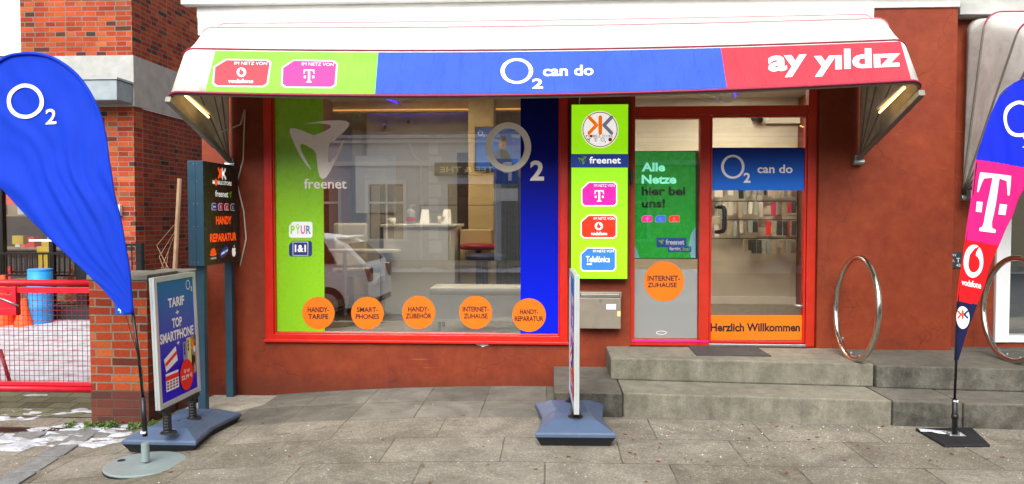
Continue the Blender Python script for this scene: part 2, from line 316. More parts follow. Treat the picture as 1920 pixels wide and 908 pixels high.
for a in [('frame_red', '#c41c0c', .35, 0, .1), ('frame_red_dark', '#b4240c', .4, 0, .12), ('white_render', '#dcdcda', .8, 0, .06),
          ('white_paint', '#d8d8d4', .5, 0, .05), ('concrete_band', '#a9aaa6', .85, 0, .14), ('zinc', '#8b959b', .42, .5, .15),
          ('aluminium', '#b4b7b8', .32, .85, .06), ('silver_frame', '#c3c9ca', .35, .35, .05), ('steel_brushed', '#a6a196', .35, .9, .08),
          ('steel_polished', '#c4bdb2', .16, 1, .08), ('mailbox_metal', '#9a9082', .42, .55, .06), ('black_plastic', '#111214', .45, 0, .2),
          ('black_metal', '#0c0c0d', .35, .2, .2), ('sign_teal', '#26485a', .4, .1, .06), ('sign_black', '#1d2622', .3, 0, .04),
          ('base_blue', '#4a5c78', .5, 0, .08), ('base_black', '#15171b', .7, 0, .2), ('disc_grey', '#8d9c9c', .45, .2, .06),
          ('galv', '#9aa0a0', .38, .8, .12), ('gate_red', '#c8142a', .38, 0, .12), ('mesh_red', '#8c1020', .5, 0, .2), ('rust', '#4a2a1c', .8, .2, .3),
          ('film_green', '#84c01a', .28, 0, .02), ('film_white', '#f2ebe2', .3, 0, .02), ('orange_vinyl', '#e8700c', .35, 0, .03),
          ('ink', '#120c10', .5, 0, .05), ('lettering_white', '#e9ecef', .4, 0, .02), ('room_cream', '#bfa878', .8, 0, .05),
          ('room_white', '#bdbbb0', .8, 0, .05), ('room_floor', '#6d665a', .35, 0, .1), ('counter_white', '#d9dcd8', .4, 0, .03),
          ('leatherette_white', '#d4d4ca', .45, 0, .05), ('chair_beige', '#b9b3a0', .6, 0, .06), ('chair_grey', '#4d5760', .6, 0, .06),
          ('stool_red', '#8a1420', .5, 0, .06), ('stool_blue', '#16284e', .5, 0, .06), ('dark_wood', '#3a1d12', .5, 0, .2),
          ('curtain_brown', '#4a3520', .8, 0, .2), ('townhouse_grey', '#c8d2da', .85, 0, .06), ('townhouse_beige', '#c5b896', .85, 0, .06),
          ('trim_grey', '#e4e8ea', .7, 0, .05), ('slate', '#34343a', .7, 0, .2), ('window_dark', '#0c1012', .15, 0, .1),
          ('stake_wood', '#a08468', .85, 0, .25), ('doormat', '#3c3c3c', .9, 0, .25), ('frosted', '#8e9394', .45, 0, .03),
          ('drum_blue', '#1f8ccf', .5, 0, .1), ('barrier_orange', '#ee5418', .6, 0, .1), ('crate_yellow', '#e5b91c', .5, 0, .06),
          ('leaf_green', '#4c6a24', .7, 0, .3), ('leaf_brown', '#7a3c1c', .8, 0, .3), ('pebble_white', '#cfccc2', .7, 0, .1),
          ('tissue', '#c9ccd4', .7, 0, .1), ('car_white', '#eef2f4', .2, 0, .02), ('tyre', '#101010', .8, 0, .2), ('tail_red', '#7a0c14', .15, 0, .1),
          ('cable_white', '#cdc6b8', .5, 0, .1), ('plaque_dark', '#26333a', .5, 0, .1), ('asphalt', '#4a4a4a', .9, 0, .2), ('white_upvc', '#e4e6e8', .35, 0, .02),
          ('curtain_grey', '#8fa0a4', .8, 0, .15), ('piping', '#8e1c3a', .5, 0, .15), ('piping_overlit', '#c08a90', .6, 0, .1), ('bow_grey', '#7e7a70', .5, .3, .1), ('pole_black', '#101114', .3, .3, .1),
          ('pack_white', '#d0cfcc', .4, 0, .05), ('pack_pink', '#c22a5a', .4, 0, .05), ('pack_clear', '#8f9a98', .25, 0, .1), ('pack_black', '#22252a', .4, 0, .1), ('pack_grey', '#9c9484', .4, 0, .1),
          ('brand_navy', '#0e2a6e', .4, 0, .03), ('brand_magenta', '#e2148a', .4, 0, .03), ('brand_red', '#e52413', .4, 0, .03), ('brand_blue', '#2a5cd8', .4, 0, .03),
          ('logo_green', '#8fd12a', .4, 0, .03), ('logo_orange', '#f08a1e', .4, 0, .03), ('logo_grey', '#6f7080', .4, 0, .03), ('text_orange', '#ff4a10', .4, 0, .03),
          ('plate_blue', '#1457c0', .3, 0, .03), ('soft_pink', '#d42c3a', .5, 0, .03), ('soft_magenta', '#cc2480', .5, 0, .03), ('skin', '#9a7a68', .6, 0, .05),
          ('deckchair_green', '#6f8066', .8, 0, .1), ('phone_yellow', '#d8d48a', .4, 0, .03), ('phone_violet', '#7f88c8', .4, 0, .03), ('teal', '#1f7f9c', .4, 0, .05),
          ('brass', '#b5a382', .4, .8, .1), ('sky_tint', '#8fd0e6', .4, 0, .03)]:
    plain(a[0], a[1], a[2], a[3], a[4], bump=.12 if a[0] in ('concrete_band', 'white_render', 'townhouse_grey', 'room_white') else .05)
def m_frost():
    m, nt = newmat('frosted_film')
    d = nd(nt, 'ShaderNodeBsdfPrincipled'); d.inputs['Base Color'].default_value = (*lin('#8c9192'), 1); d.inputs['Roughness'].default_value = .4
    t = nd(nt, 'ShaderNodeBsdfTransparent'); mx = nd(nt, 'ShaderNodeMixShader'); mx.inputs[0].default_value = .78
    o = nd(nt, 'ShaderNodeOutputMaterial'); nt.links.new(t.outputs[0], mx.inputs[1]); nt.links.new(d.outputs[0], mx.inputs[2]); nt.links.new(mx.outputs[0], o.inputs[0])
m_frost()
def emit(name, c, s):
    m, nt = newmat(name); e = nd(nt, 'ShaderNodeEmission'); e.inputs[0].default_value = (*lin(c), 1); e.inputs[1].default_value = s
    o = nd(nt, 'ShaderNodeOutputMaterial'); nt.links.new(e.outputs[0], o.inputs[0]); return m
emit('led_blue', '#4a28ff', 3.0); emit('cove_orange', '#ffb060', 1.5); emit('ceiling_lamp', '#ffe9c8', 30); emit('tube_warm', '#ffc870', 6)
emit('bakery_light', '#ffa850', 26); emit('exit_light', '#f7dcb4', .55)
plain('lit_grey', '#7c7c92', .4, var=.01, es=.35); plain('lit_amber', '#e87a14', .4, var=.01, es=.45)
plain('glow_orange', '#ff5212', .4, var=.01, es=.45); plain('glow_paper', '#f0f0ee', .4, var=.01, es=.3)  # post sign lettering, given a slight glow so it reads bright
plain('lit_green', '#7cbc0c', .35, var=.02, es=.85); plain('lit_white', '#f0f0ee', .35, var=.01, es=.5); plain('lit_navy', '#10327e', .35, var=.02, es=.4)
plain('lit_magenta', '#f01496', .35, var=.02, es=.5); plain('lit_red', '#f02408', .35, var=.02, es=.5); plain('lit_blue', '#2a6ae8', .35, var=.02, es=.5)
plain('screen_green', '#0e8f2c', .25, var=.03, es=.4); plain('screen_mint', '#8ff0d0', .3, var=.01, es=.6); plain('screen_black', '#04120a', .3, var=.01)
gradient('tv_blue', 2.15, 2.77, '#274a86', '#14264e', es=.9)
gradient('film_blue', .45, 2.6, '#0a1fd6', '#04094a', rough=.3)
gradient('door_blue', 1.78, 2.12, '#2a72e0', '#0a1480', rough=.35)
gradient('poster_blue', .45, 1.15, '#1c0cc0', '#0e74a0', rough=.35, spec=.25)

# ------------------------------------------------------------------ builders
ROOT = {}
def thing(name, label, cat, loc=(0, 0, 0), group=None):
    o = bpy.data.objects.new(name, None); COL.objects.link(o); o.empty_display_size = .1
    o.location = loc; ROOT[o.name] = Vector(loc); o['label'] = label; o['category'] = cat
    if group: o['group'] = group
    return o
def tag(o, label=None, cat=None, group=None, kind=None):
    for k, v in (('label', label), ('category', cat), ('group', group), ('kind', kind)):
        if v: o[k] = v
    return o
class M:
    """collects faces, links them as ONE mesh object"""
    def __init__(s): s.v = []; s.f = []; s.m = []
    def add(s, vs, fs, m=0):
        o = len(s.v); s.v += [tuple(p) for p in vs]; s.f += [tuple(i + o for i in f) for f in fs]; s.m += [m] * len(fs); return s
    def box(s, x0, x1, y0, y1, z0, z1, m=0):
        return s.add([(x0, y0, z0), (x1, y0, z0), (x1, y1, z0), (x0, y1, z0), (x0, y0, z1), (x1, y0, z1), (x1, y1, z1), (x0, y1, z1)],
                     [(0, 3, 2, 1), (4, 5, 6, 7), (0, 1, 5, 4), (1, 2, 6, 5), (2, 3, 7, 6), (3, 0, 4, 7)], m)
    def tube(s, pts, r, n=10, m=0, closed=False, r1=None):
        pts = [Vector(p) for p in pts]; K = len(pts); rings = []; up = None
        for i, p in enumerate(pts):
            if closed: t = pts[(i + 1) % K] - pts[i - 1]
            else: t = pts[min(i + 1, K - 1)] - pts[max(i - 1, 0)]
            t.normalize()
            if up is None: up = Vector((0, 0, 1)) if abs(t.z) < .9 else Vector((1, 0, 0))
            a = t.cross(up).normalized(); b = a.cross(t).normalized(); up = b
            rr = r if r1 is None else r + (r1 - r) * i / (K - 1)
            rings.append([p + a * (math.cos(2 * PI * k / n) * rr) + b * (math.sin(2 * PI * k / n) * rr) for k in range(n)])
        vs = [q for g in rings for q in g]; fs = []
        for i in range(K if closed else K - 1):
            j = (i + 1) % K
            for k in range(n): fs.append((i * n + k, i * n + (k + 1) % n, j * n + (k + 1) % n, j * n + k))
        if not closed: fs += [tuple(range(n))[::-1], tuple((K - 1) * n + k for k in range(n))]
        return s.add(vs, fs, m)
    def lathe(s, prof, c, n=32, m=0):
        vs = []; fs = []
        for r, z in prof: vs += [(c[0] + r * math.cos(2 * PI * k / n), c[1] + r * math.sin(2 * PI * k / n), c[2] + z) for k in range(n)]
        for i in range(len(prof) - 1):
            for k in range(n): fs.append((i * n + k, i * n + (k + 1) % n, (i + 1) * n + (k + 1) % n, (i + 1) * n + k))
        fs += [tuple(range(n))[::-1], tuple((len(prof) - 1) * n + k for k in range(n))]
        return s.add(vs, fs, m)
    def prism(s, poly, z0, z1, m=0):
        n = len(poly); return s.add([(x, y, z0) for x, y in poly] + [(x, y, z1) for x, y in poly],
                 [tuple(range(n))[::-1], tuple(range(n, 2 * n))] + [(i, (i + 1) % n, n + (i + 1) % n, n + i) for i in range(n)], m)
    def grid(s, P, m=0, mf=None):
        """P[i][j] points"""
        a = len(P); b = len(P[0]); o = len(s.v); s.v += [tuple(q) for r in P for q in r]
        for i in range(a - 1):
            for j in range(b - 1):
                s.f.append((o + i * b + j, o + i * b + j + 1, o + (i + 1) * b + j + 1, o + (i + 1) * b + j)); s.m.append(mf(i, j) if mf else m)
        return s
    def build(s, name, mats, parent=None, smooth=False, bevel=0, solid=0, sub=0, org=None):
        if isinstance(mats, str): mats = [mats]
        me = bpy.data.meshes.new(name); off = Vector((0, 0, 0))
        if parent is not None: off = ROOT.get(parent.name, off)
        elif org is not None: off = Vector(org)
        me.from_pydata([tuple(Vector(p) - off) for p in s.v], [], s.f)
        for k in mats: me.materials.append(MATS[k])
        me.polygons.foreach_set('material_index', s.m)
        if smooth: me.polygons.foreach_set('use_smooth', [True] * len(s.f))
        me.update(); o = bpy.data.objects.new(name, me); COL.objects.link(o)
        if parent is not None: o.parent = parent
        elif org is not None: o.location = org
        ROOT[o.name] = off
        if solid:
            q = o.modifiers.new('s', 'SOLIDIFY'); q.thickness = solid; q.offset = 0
        if bevel:
            q = o.modifiers.new('b', 'BEVEL'); q.width = bevel; q.segments = 2; q.limit_method = 'ANGLE'; q.angle_limit = R(40)
            if smooth is False: me.polygons.foreach_set('use_smooth', [False] * len(s.f))
        if sub:
            q = o.modifiers.new('u', 'SUBSURF'); q.levels = sub; q.render_levels = sub
        return o
def B(name, mat, parent, *bx, bevel=0, **k):
    m = M()
    for b in bx: m.box(*b)
    return m.build(name, mat, parent, bevel=bevel, **k)

_TG = {}
def text_geo(s, bold):
    if (s, bold) in _TG: return _TG[(s, bold)]
    cu = bpy.data.curves.new('t', 'FONT'); cu.body = s; cu.size = 1; cu.offset = bold; cu.resolution_u = 3
    ob = bpy.data.objects.new('t', cu); COL.objects.link(ob)
    dg = bpy.context.evaluated_depsgraph_get(); me = bpy.data.meshes.new_from_object(ob.evaluated_get(dg))
    vs = [(v.co.x, v.co.y) for v in me.vertices]; fs = [tuple(p.vertices) for p in me.polygons]
    bpy.data.objects.remove(ob); bpy.data.curves.remove(cu); bpy.data.meshes.remove(me)
    x0 = min(v[0] for v in vs); x1 = max(v[0] for v in vs); y0 = min(v[1] for v in vs); y1 = max(v[1] for v in vs)
    vs = [((x - x0) / (x1 - x0), (y - y0) / (y1 - y0)) for x, y in vs]
    _TG[(s, bold)] = (vs, fs); return vs, fs
class Art:
    """flat printed shapes laid on a surface fn(a, b, h); conv turns a measured point into (a, b)"""
    def __init__(s, fn, conv, seg=0): s.fn = fn; s.conv = conv; s.parts = {}; s.seg = seg
    def raw(s, part, vs, fs, mat, lay):
        s.parts.setdefault(part, []).append((vs, fs, mat, lay))
    def poly(s, part, pts, mat, lay=1, px=True):
        if px: pts = [s.conv(*p) for p in pts]
        s.raw(part, list(pts), [tuple(range(len(pts)))], mat, lay)
    def rect(s, part, x0, y0, x1, y1, mat, lay=1): s.poly(part, [(x0, y0), (x1, y0), (x1, y1), (x0, y1)], mat, lay)
    def disc(s, part, cx, cy, rx, mat, lay=1, ry=None, n=40):
        ry = ry or rx; s.poly(part, [(cx + rx * math.cos(2 * PI * k / n), cy + ry * math.sin(2 * PI * k / n)) for k in range(n)], mat, lay)
    def ring(s, part, cx, cy, rx, ry, tx, ty, mat, lay=2, n=44, shift=0):
        vs = []; fs = []
        for k in range(n):
            c, q = math.cos(2 * PI * k / n), math.sin(2 * PI * k / n)
            vs += [s.conv(cx + rx * c, cy + ry * q), s.conv(cx + (rx - tx) * c, cy + (ry - ty) * q)]
        for k in range(n): j = (k + 1) % n; fs.append((2 * k, 2 * k + 1, 2 * j + 1, 2 * j))
        s.raw(part, vs, fs, mat, lay)
    def quad(s, q):
        """q: 4 measured corners TL TR BR BL -> bilinear map of the unit square (u right, v up)"""
        tl, tr, br, bl = q
        def f(u, v):
            return tuple((bl[i] * (1 - u) + br[i] * u) * (1 - v) + (tl[i] * (1 - u) + tr[i] * u) * v for i in (0, 1))
        return f
    def text(s, part, body, q, mat, lay=2, bold=.02):
        if len(q) == 4 and not isinstance(q[0], (tuple, list)): q = [(q[0], q[1]), (q[2], q[1]), (q[2], q[3]), (q[0], q[3])]
        vs, fs = text_geo(body, bold); f = s.quad(q)
        s.raw(part, [s.conv(*f(u, v)) for u, v in vs], fs, mat, lay)
    def stroke(s, part, pts, wd, mat, lay=2):
        """thick line with round ends, measured units"""
        for (x0, y0), (x1, y1) in zip(pts, pts[1:]):
            d = math.hypot(x1 - x0, y1 - y0); a = math.atan2(y1 - y0, x1 - x0); P = []
            for k in range(9): t = a + PI / 2 + PI * k / 8; P.append((x0 + wd / 2 * math.cos(t), y0 + wd / 2 * math.sin(t)))
            for k in range(9): t = a - PI / 2 + PI * k / 8; P.append((x1 + wd / 2 * math.cos(t), y1 + wd / 2 * math.sin(t)))
            s.poly(part, P, mat, lay)
    def build(s, parent, th=.0012):
        out = []
        for part, items in s.parts.items():
            mats = []; bm = bmesh.new()
            for vs, fs, mat, lay in items:
                if mat not in mats: mats.append(mat)
                bv = [bm.verts.new((a, b, lay)) for a, b in vs]
                for f in fs:
                    try: fc = bm.faces.new([bv[i] for i in f]); fc.material_index = mats.index(mat)
                    except ValueError: pass
            bmesh.ops.triangulate(bm, faces=bm.faces[:])
            if s.seg:
                for _ in range(6):
                    es = [e for e in bm.edges if e.calc_length() > s.seg]
                    if not es: break
                    bmesh.ops.subdivide_edges(bm, edges=es, cuts=1); bmesh.ops.triangulate(bm, faces=bm.faces[:])
            bm.verts.ensure_lookup_table()
            P = [s.fn(v.co.x, v.co.y, v.co.z * th) for v in bm.verts]
            m = M(); bm.verts.index_update()
            m.v = [tuple(p) for p in P]; m.f = [tuple(v.index for v in f.verts) for f in bm.faces]; m.m = [f.material_index for f in bm.faces]
            bm.free(); out.append(m.build(part, mats, parent))
        s.parts = {}; return out
def wallart(y, seg=0): return Art(lambda a, b, h: (a, y - h, b), lambda px, py: (lambda p: (p.x, p.z))(onY(px, py, y)), seg)
def sideart(x, seg=0): return Art(lambda a, b, h: (x + h, a, b), lambda px, py: (lambda p: (p.y, p.z))(onX(px, py, x)), seg)
# reusable marks, in measured units; (cx, cy) centre, k scale
FREENET = [(262, 248), (330, 235), (400, 228), (470, 226), (505, 230), (521, 243), (516, 262), (490, 290), (450, 325), (412, 355), (405, 390), (402, 430), (404, 455), (411, 463), (422, 456), (440, 428), (465, 382), (492, 332), (480, 370), (460, 420), (435, 475), (410, 522), (392, 548), (375, 556), (358, 545), (348, 510), (342, 460), (337, 415), (325, 393), (290, 372), (262, 358), (251, 361), (248, 375), (255, 400), (275, 440), (312, 506), (283, 478), (250, 430), (220, 370), (195, 315), (188, 288), (193, 272), (212, 269), (260, 285), (300, 302), (323, 310), (360, 298), (400, 280), (420, 266), (417, 254), (400, 248), (350, 244), (300, 246)]
def fr_logo(A, part, cx, cy, wd, mat, lay=2, ht=None):
    k = wd / 334; kh = (ht or wd) / 334
    A.poly(part, [(cx + (x - 355) * k, cy + (y - 391) * kh) for x, y in FREENET], mat, lay)
def tee(A, part, cx, cy, h, mat, lay=3, wk=.8):
    w_ = h * wk
    P = [(-.5, -.5), (.5, -.5), (.52, -.16), (.46, -.16), (.36, -.38), (.1, -.43), (.1, .3), (.14, .41), (.26, .44), (.26, .5), (-.26, .5), (-.26, .44), (-.14, .41), (-.1, .3), (-.1, -.43), (-.36, -.38), (-.46, -.16), (-.52, -.16)]
    A.poly(part, [(cx + x * w_, cy + y * h) for x, y in P], mat, lay)
    for sx in (-1, 1): A.poly(part, [(cx + sx * w_ * a, cy + b * h) for a, b in ((.3, -.02), (.5, -.02), (.5, .17), (.3, .17))], mat, lay)
def voda(A, part, cx, cy, r, white, red, lay=3):
    A.disc(part, cx, cy, r, white, lay)
    A.disc(part, cx, cy + r * .12, r * .5, red, lay + 1)
    A.poly(part, [(cx - r * .46, cy - r * .02), (cx - r * .38, cy - r * .45), (cx - r * .05, cy - r * .82), (cx + r * .4, cy - r * .92), (cx + r * .12, cy - r * .66), (cx - r * .0, cy - r * .34), (cx + r * .1, cy)], red, lay + 1)
def otwo(A, part, cx, cy, rx, ry, mat, lay=3, t=.25, two=None):
    A.ring(part, cx, cy, rx, ry, rx * t * 1.05, ry * t * .85, mat, lay)
    q = two or (cx + rx * 1.12, cy + ry * .62, cx + rx * 1.75, cy + ry * 1.5)
    A.text(part, '2', q, mat, lay, .03)
def kk(A, part, cx, cy, h, lay=3, c1='logo_orange', c2='logo_grey', wd=None):
    wd = wd or h * .2
    A.stroke(part, [(cx, cy - h * .42), (cx, cy + h * .42)], wd * 1.1, c1, lay + 1)
    A.stroke(part, [(cx - h * .6, cy - h * .42), (cx - h * .2, cy), (cx - h * .6, cy + h * .42)], wd, c1, lay + 1)
    A.stroke(part, [(cx + h * .6, cy - h * .42), (cx + h * .2, cy), (cx + h * .6, cy + h * .42)], wd, c2, lay)
def simcard(A, part, q, fill, kind, white='lettering_white', header='IM NETZ VON'):
    """a card outline with one cut corner; q = x0,y0,x1,y1 or 4 corners"""
    if len(q) == 4 and not isinstance(q[0], (tuple, list)): q = [(q[0], q[1]), (q[2], q[1]), (q[2], q[3]), (q[0], q[3])]
    f = A.quad(q)
    def shape(e):
        P = [(0, .72), (.2, 1), (.92, 1), (1, .9), (1, .1), (.93, 0), (.07, 0), (0, .1)]
        return [f(.5 + (u - .5) * e, .5 + (v - .5) * (1 - (1 - e) * 1.6)) for u, v in P]
    A.poly(part, shape(1.0), white, 2); A.poly(part, shape(.945), fill, 3)
    W_ = abs(q[1][0] - q[0][0]); H_ = abs(q[3][1] - q[0][1]); c = f(.5, .42)
    if header: A.text(part, header, [f(.36, .9), f(.93, .9), f(.93, .79), f(.36, .79)], white, 4, 0)
    if kind == 'tee': tee(A, part, c[0], c[1], H_ * .46, white, 4)
    elif kind == 'voda':
        c = f(.5, .52); voda(A, part, c[0], c[1], H_ * .17, white, fill, 4)
        A.text(part, 'vodafone', [f(.28, .28), f(.73, .28), f(.73, .13), f(.28, .13)], white, 4, .02)
    elif kind == 'tele':
        A.text(part, 'Telef\u00f3nica', [f(.16, .64), f(.83, .64), f(.83, .38), f(.16, .38)], white, 4, .01)
        for k in range(3): p = f(.2 + .05 * k, .3); A.disc(part, p[0], p[1], H_ * .035, white, 4, n=10)
    elif kind == 'o2': otwo(A, part, c[0] - W_ * .06, c[1] - H_ * .04, H_ * .2, H_ * .2, white, 4)
    elif kind == 'tri': fr_logo(A, part, c[0], c[1], H_ * .4, white, 4)
def cyl_between(p, q, r, n=12): return M().tube([p, q], r, n)

# ------------------------------------------------------------------ ground
def gz(x): return -.0175 * min(max(-x, 0), 3.3) ** 2
m = M(); P = []
for i in range(49):
    y = -4.4 + i * .1; P.append([(-14 + .1 * j, y, gz(-14 + .1 * j)) for j in range(281)])
m.grid(P); o = m.build('pavement', 'pavement_slabs', smooth=True); tag(o, 'grey flagged pavement in front of the shop', kind='structure')
m = M(); m.box(-14, 14, -4.55, -4.402, -.45, .002 - .1)
tag(m.build('kerb', 'cap_concrete', bevel=.01), 'stone kerb at the edge of the pavement', kind='structure')
m = M(); m.add([(-120, -120, -.26), (120, -120, -.26), (120, -4.56, -.26), (-120, -4.56, -.26)], [(0, 1, 2, 3)])
tag(m.build('street', 'asphalt'), 'grey asphalt street', kind='structure')
m = M(); m.box(-60, 60, -19.4, -16.8, -.4, -.06)
tag(m.build('far_pavement', 'pale_concrete'), 'pavement across the street', kind='structure')
m = M(); m.add([(-120, .2, -.5), (120, .2, -.5), (120, 160, -.5), (-120, 160, -.5)], [(0, 1, 2, 3)])
tag(m.build('ground', 'asphalt'), 'open ground behind the houses', kind='structure')
# yard behind the gate, rising to the brick house: paving first, then snow
def yz(x, y): return -.186 + max(0, y + .3) * .075
m = M(); P = []
for i in range(60):
    y = -.55 + i * .1; P.append([(-12 + .1 * j, y, yz(0, y) + .004) for j in range(90)])
m.grid(P); tag(m.build('yard_ground', 'yard_paving', smooth=True), 'mossy brick paving of the yard', kind='structure')
m = M()
for i in range(70):
    for j in range(170):
        x = -12 + j * .05; y = -.2 + i * .05
        if x > -3.25: continue
        def hh(x, y):
            t = noise.fractal(Vector((x * 1.1, y * 1.6, .3)), 1, 2, 4) * .5
            a = min(1, max(0, (y - .15) * 2.0)) - .15 + t * .9
            k = abs(y - (1.0 + .28 * (x + 4.5)))              # bare strip along the old kerb line
            a -= max(0, .5 - k * 4)
            return a
        hs_ = [hh(x + a, y + b) for a, b in ((0, 0), (.05, 0), (.05, .05), (0, .05))]
        if max(hs_) > -.12:
            m.add([(x + a, y + b, yz(x, y + b) + .004 + min(.03, max(-.03, h_ * .06))) for (a, b), h_ in zip(((0, 0), (.05, 0), (.05, .05), (0, .05)), hs_)], [(0, 1, 2, 3)])
tag(m.build('snow', 'snow'), 'thin trodden snow over the yard behind the red gate', kind='stuff')
# snow patches on the pavement by the pier
blobs = [onZ(px, py, -.15) for px, py in ((5, 775), (50, 768), (150, 764), (20, 812), (80, 806), (150, 808), (190, 822), (160, 795), (200, 788), (0, 830), (60, 826))]
bs = [(p.x, p.y, .16 + .06 * (i % 3)) for i, p in enumerate(blobs)]
m = M(); st = .015
for i in range(int(1.9 / st)):
    for j in range(int(2.6 / st)):
        x = -5.2 + j * st; y = -2.1 + i * st
        def hh(x, y):
            s_ = sum(math.exp(-(((x - a) / (r * 1.5)) ** 2 + ((y - b) / (r * .6)) ** 2)) for a, b, r in bs)
            return min(1, s_) - .93 + noise.fractal(Vector((x * 5, y * 10, 2)), 1, 2, 5) * .75
        hs_ = [hh(x + a, y + b) for a, b in ((0, 0), (st, 0), (st, st), (0, st))]
        if max(hs_) > -.12:
            m.add([(x + a, y + b, gz(x + a) + .001 + min(.014, max(-.02, h_ * .05))) for (a, b), h_ in zip(((0, 0), (st, 0), (st, st), (0, st)), hs_)], [(0, 1, 2, 3)])
tag(m.build('snow', 'snow'), 'melting snow patches on the pavement by the brick pier', kind='stuff')
# cobbles of the old drive edge and the iron drain in it
cob = thing('cobble_strip', 'strip of worn grey kerb cobbles running out from the yard entrance', 'cobbles', (-4.0, -1.5, -.18))
def stones(pa, pb, nrow, ln, wd):
    a = onZ(*pa, -.16); b = onZ(*pb, -.16); d = (b - a); L_ = d.length; d.normalize(); nn = Vector((-d.y, d.x, 0)); s_ = 0
    for r_ in range(nrow):
        s_ = -.1 * r_
        while s_ < L_:
            l_ = ln * random.uniform(.75, 1.2); c = a + d * (s_ + l_ / 2) + nn * (wd * r_); e = .012; g = gz(c.x)
            pol = [c + d * (u * (l_ / 2 - e)) + nn * (v * (wd / 2 - e)) for u, v in ((-1, -.8), (-.85, -1), (.85, -1), (1, -.8), (1, .8), (.85, 1), (-.85, 1), (-1, .8))]
            pol = [(p.x + random.uniform(-.012, .012), p.y + random.uniform(-.012, .012)) for p in pol]
            mm = M(); mm.prism(pol, g - .05, g + .008 + random.uniform(0, .006)); mm.build('cobble', 'grey_cobble', cob, bevel=.006); s_ += l_
stones((5, 905), (205, 778), 1, .30, .2); stones((-40, 812), (190, 806), 1, .28, .17)
dr = thing('drain_channel', 'rusty iron drain grate set across the yard entrance', 'drain', (-4.6, -.95, -.18))
m = M(); g = gz(-4)
m.box(-6.0, -3.86, -.99, -.975, g - .02, g + .008); m.box(-6.0, -3.86, -.865, -.85, g - .02, g + .008)
for k in range(62): m.box(-6.0 + .0346 * k, -6.0 + .0346 * k + .014, -.975, -.865, g - .02, g + .006)
m.build('grate', 'rust', dr); B('channel', 'base_black', dr, (-6, -3.86, -.974, -.866, g - .05, g + .001))
m = M(); m.prism([(-3.02, -.04), (-3.06, -.62), (-2.62, -.62), (-2.2, -.04)], gz(-2.9) - .05, gz(-2.6) + .014)
o = m.build('concrete_patch', 'pale_concrete', bevel=.004); tag(o, 'pale concrete infill at the foot of the red wall beside the sign post', kind='structure')

# ------------------------------------------------------------------ the shop building
shop = thing('shop_building', 'red rendered shop with a large display window, glazed door and white upper storey', 'building', (0, 0, 0))
def cells(xs, zs, skip, y0, y1):
    m = M()
    for i in range(len(xs) - 1):
        for j in range(len(zs) - 1):
            if (i, j) in skip: continue
            a, b, c, d = xs[i], xs[i + 1], zs[j], zs[j + 1]
            m.add([(a, y0, c), (b, y0, c), (b, y0, d), (a, y0, d)], [(0, 1, 2, 3)]); m.add([(a, y1, c), (b, y1, c), (b, y1, d), (a, y1, d)], [(3, 2, 1, 0)])
            for (di, dj, q) in ((-1, 0, [(a, y0, c), (a, y0, d), (a, y1, d), (a, y1, c)]), (1, 0, [(b, y0, c), (b, y1, c), (b, y1, d), (b, y0, d)]),
                                (0, -1, [(a, y0, c), (a, y1, c), (b, y1, c), (b, y0, c)]), (0, 1, [(a, y0, d), (b, y0, d), (b, y1, d), (a, y1, d)])):
                ii, jj = i + di, j + dj
                if (ii, jj) in skip or ii < 0 or jj < 0 or ii >= len(xs) - 1 or jj >= len(zs) - 1: m.add(q, [(0, 1, 2, 3)])
    return m
m = cells([-3.12, -2.555, .155, .7, 2.3, 3.43], [-.6, .36, .385, 2.78, 3.26], {(1, 2), (3, 2), (3, 1)}, 0, .24)
m.build('wall', 'red_render', shop)
B('return_wall', 'red_render', shop, (-3.12, -2.9, .242, 6.5, -.6, 3.259), (3.18, 3.43, .242, 6.5, -.6, 3.259))
B('upper_wall', 'white_render', shop, (-3.1, 3.41, .012, 6.5, 3.262, 6.0))
B('fascia', 'white_render', shop, (-3.14, 3.44, -.02, .01, 3.262, 3.36), (-3.25, 3.45, -.09, .01, 3.362, 3.43), bevel=.006)
B('awning_board', 'white_render', shop, (-3.118, 2.72, -.05, -.002, 3.1, 3.2615), bevel=.004)
B('roof', 'slate', shop, (-3.3, 3.6, -.3, 6.8, 6.002, 6.2))
B('back_wall', 'room_cream', shop, (-2.899, 3.179, 4.2, 4.3, .1, 3.2))
B('room_floor', 'room_floor', shop, (-2.898, 3.178, .243, 4.199, .2, .36), (.72, 2.28, .11, .242, .2, .36))
B('room_ceiling', 'room_white', shop, (-2.898, 3.178, .243, 4.199, 3.02, 3.1))
B('partition', 'room_white', shop, (-2.62, -.55, 3.95, 4.19, .361, 3.019))
B('inner_wall', 'room_white', shop, (.6, 3.17, 3.2, 3.3, .361, 3.019))
B('inner_wall', 'room_white', shop, (.52, .6, 2.0, 4.19, .361, 3.019))
B('skirting', 'white_paint', shop, (.601, 3.169, 3.18, 3.199, .362, .46))
B('pillar', 'room_cream', shop, (-1.05, -.72, 2.9, 3.2, .362, 3.019), bevel=.008)
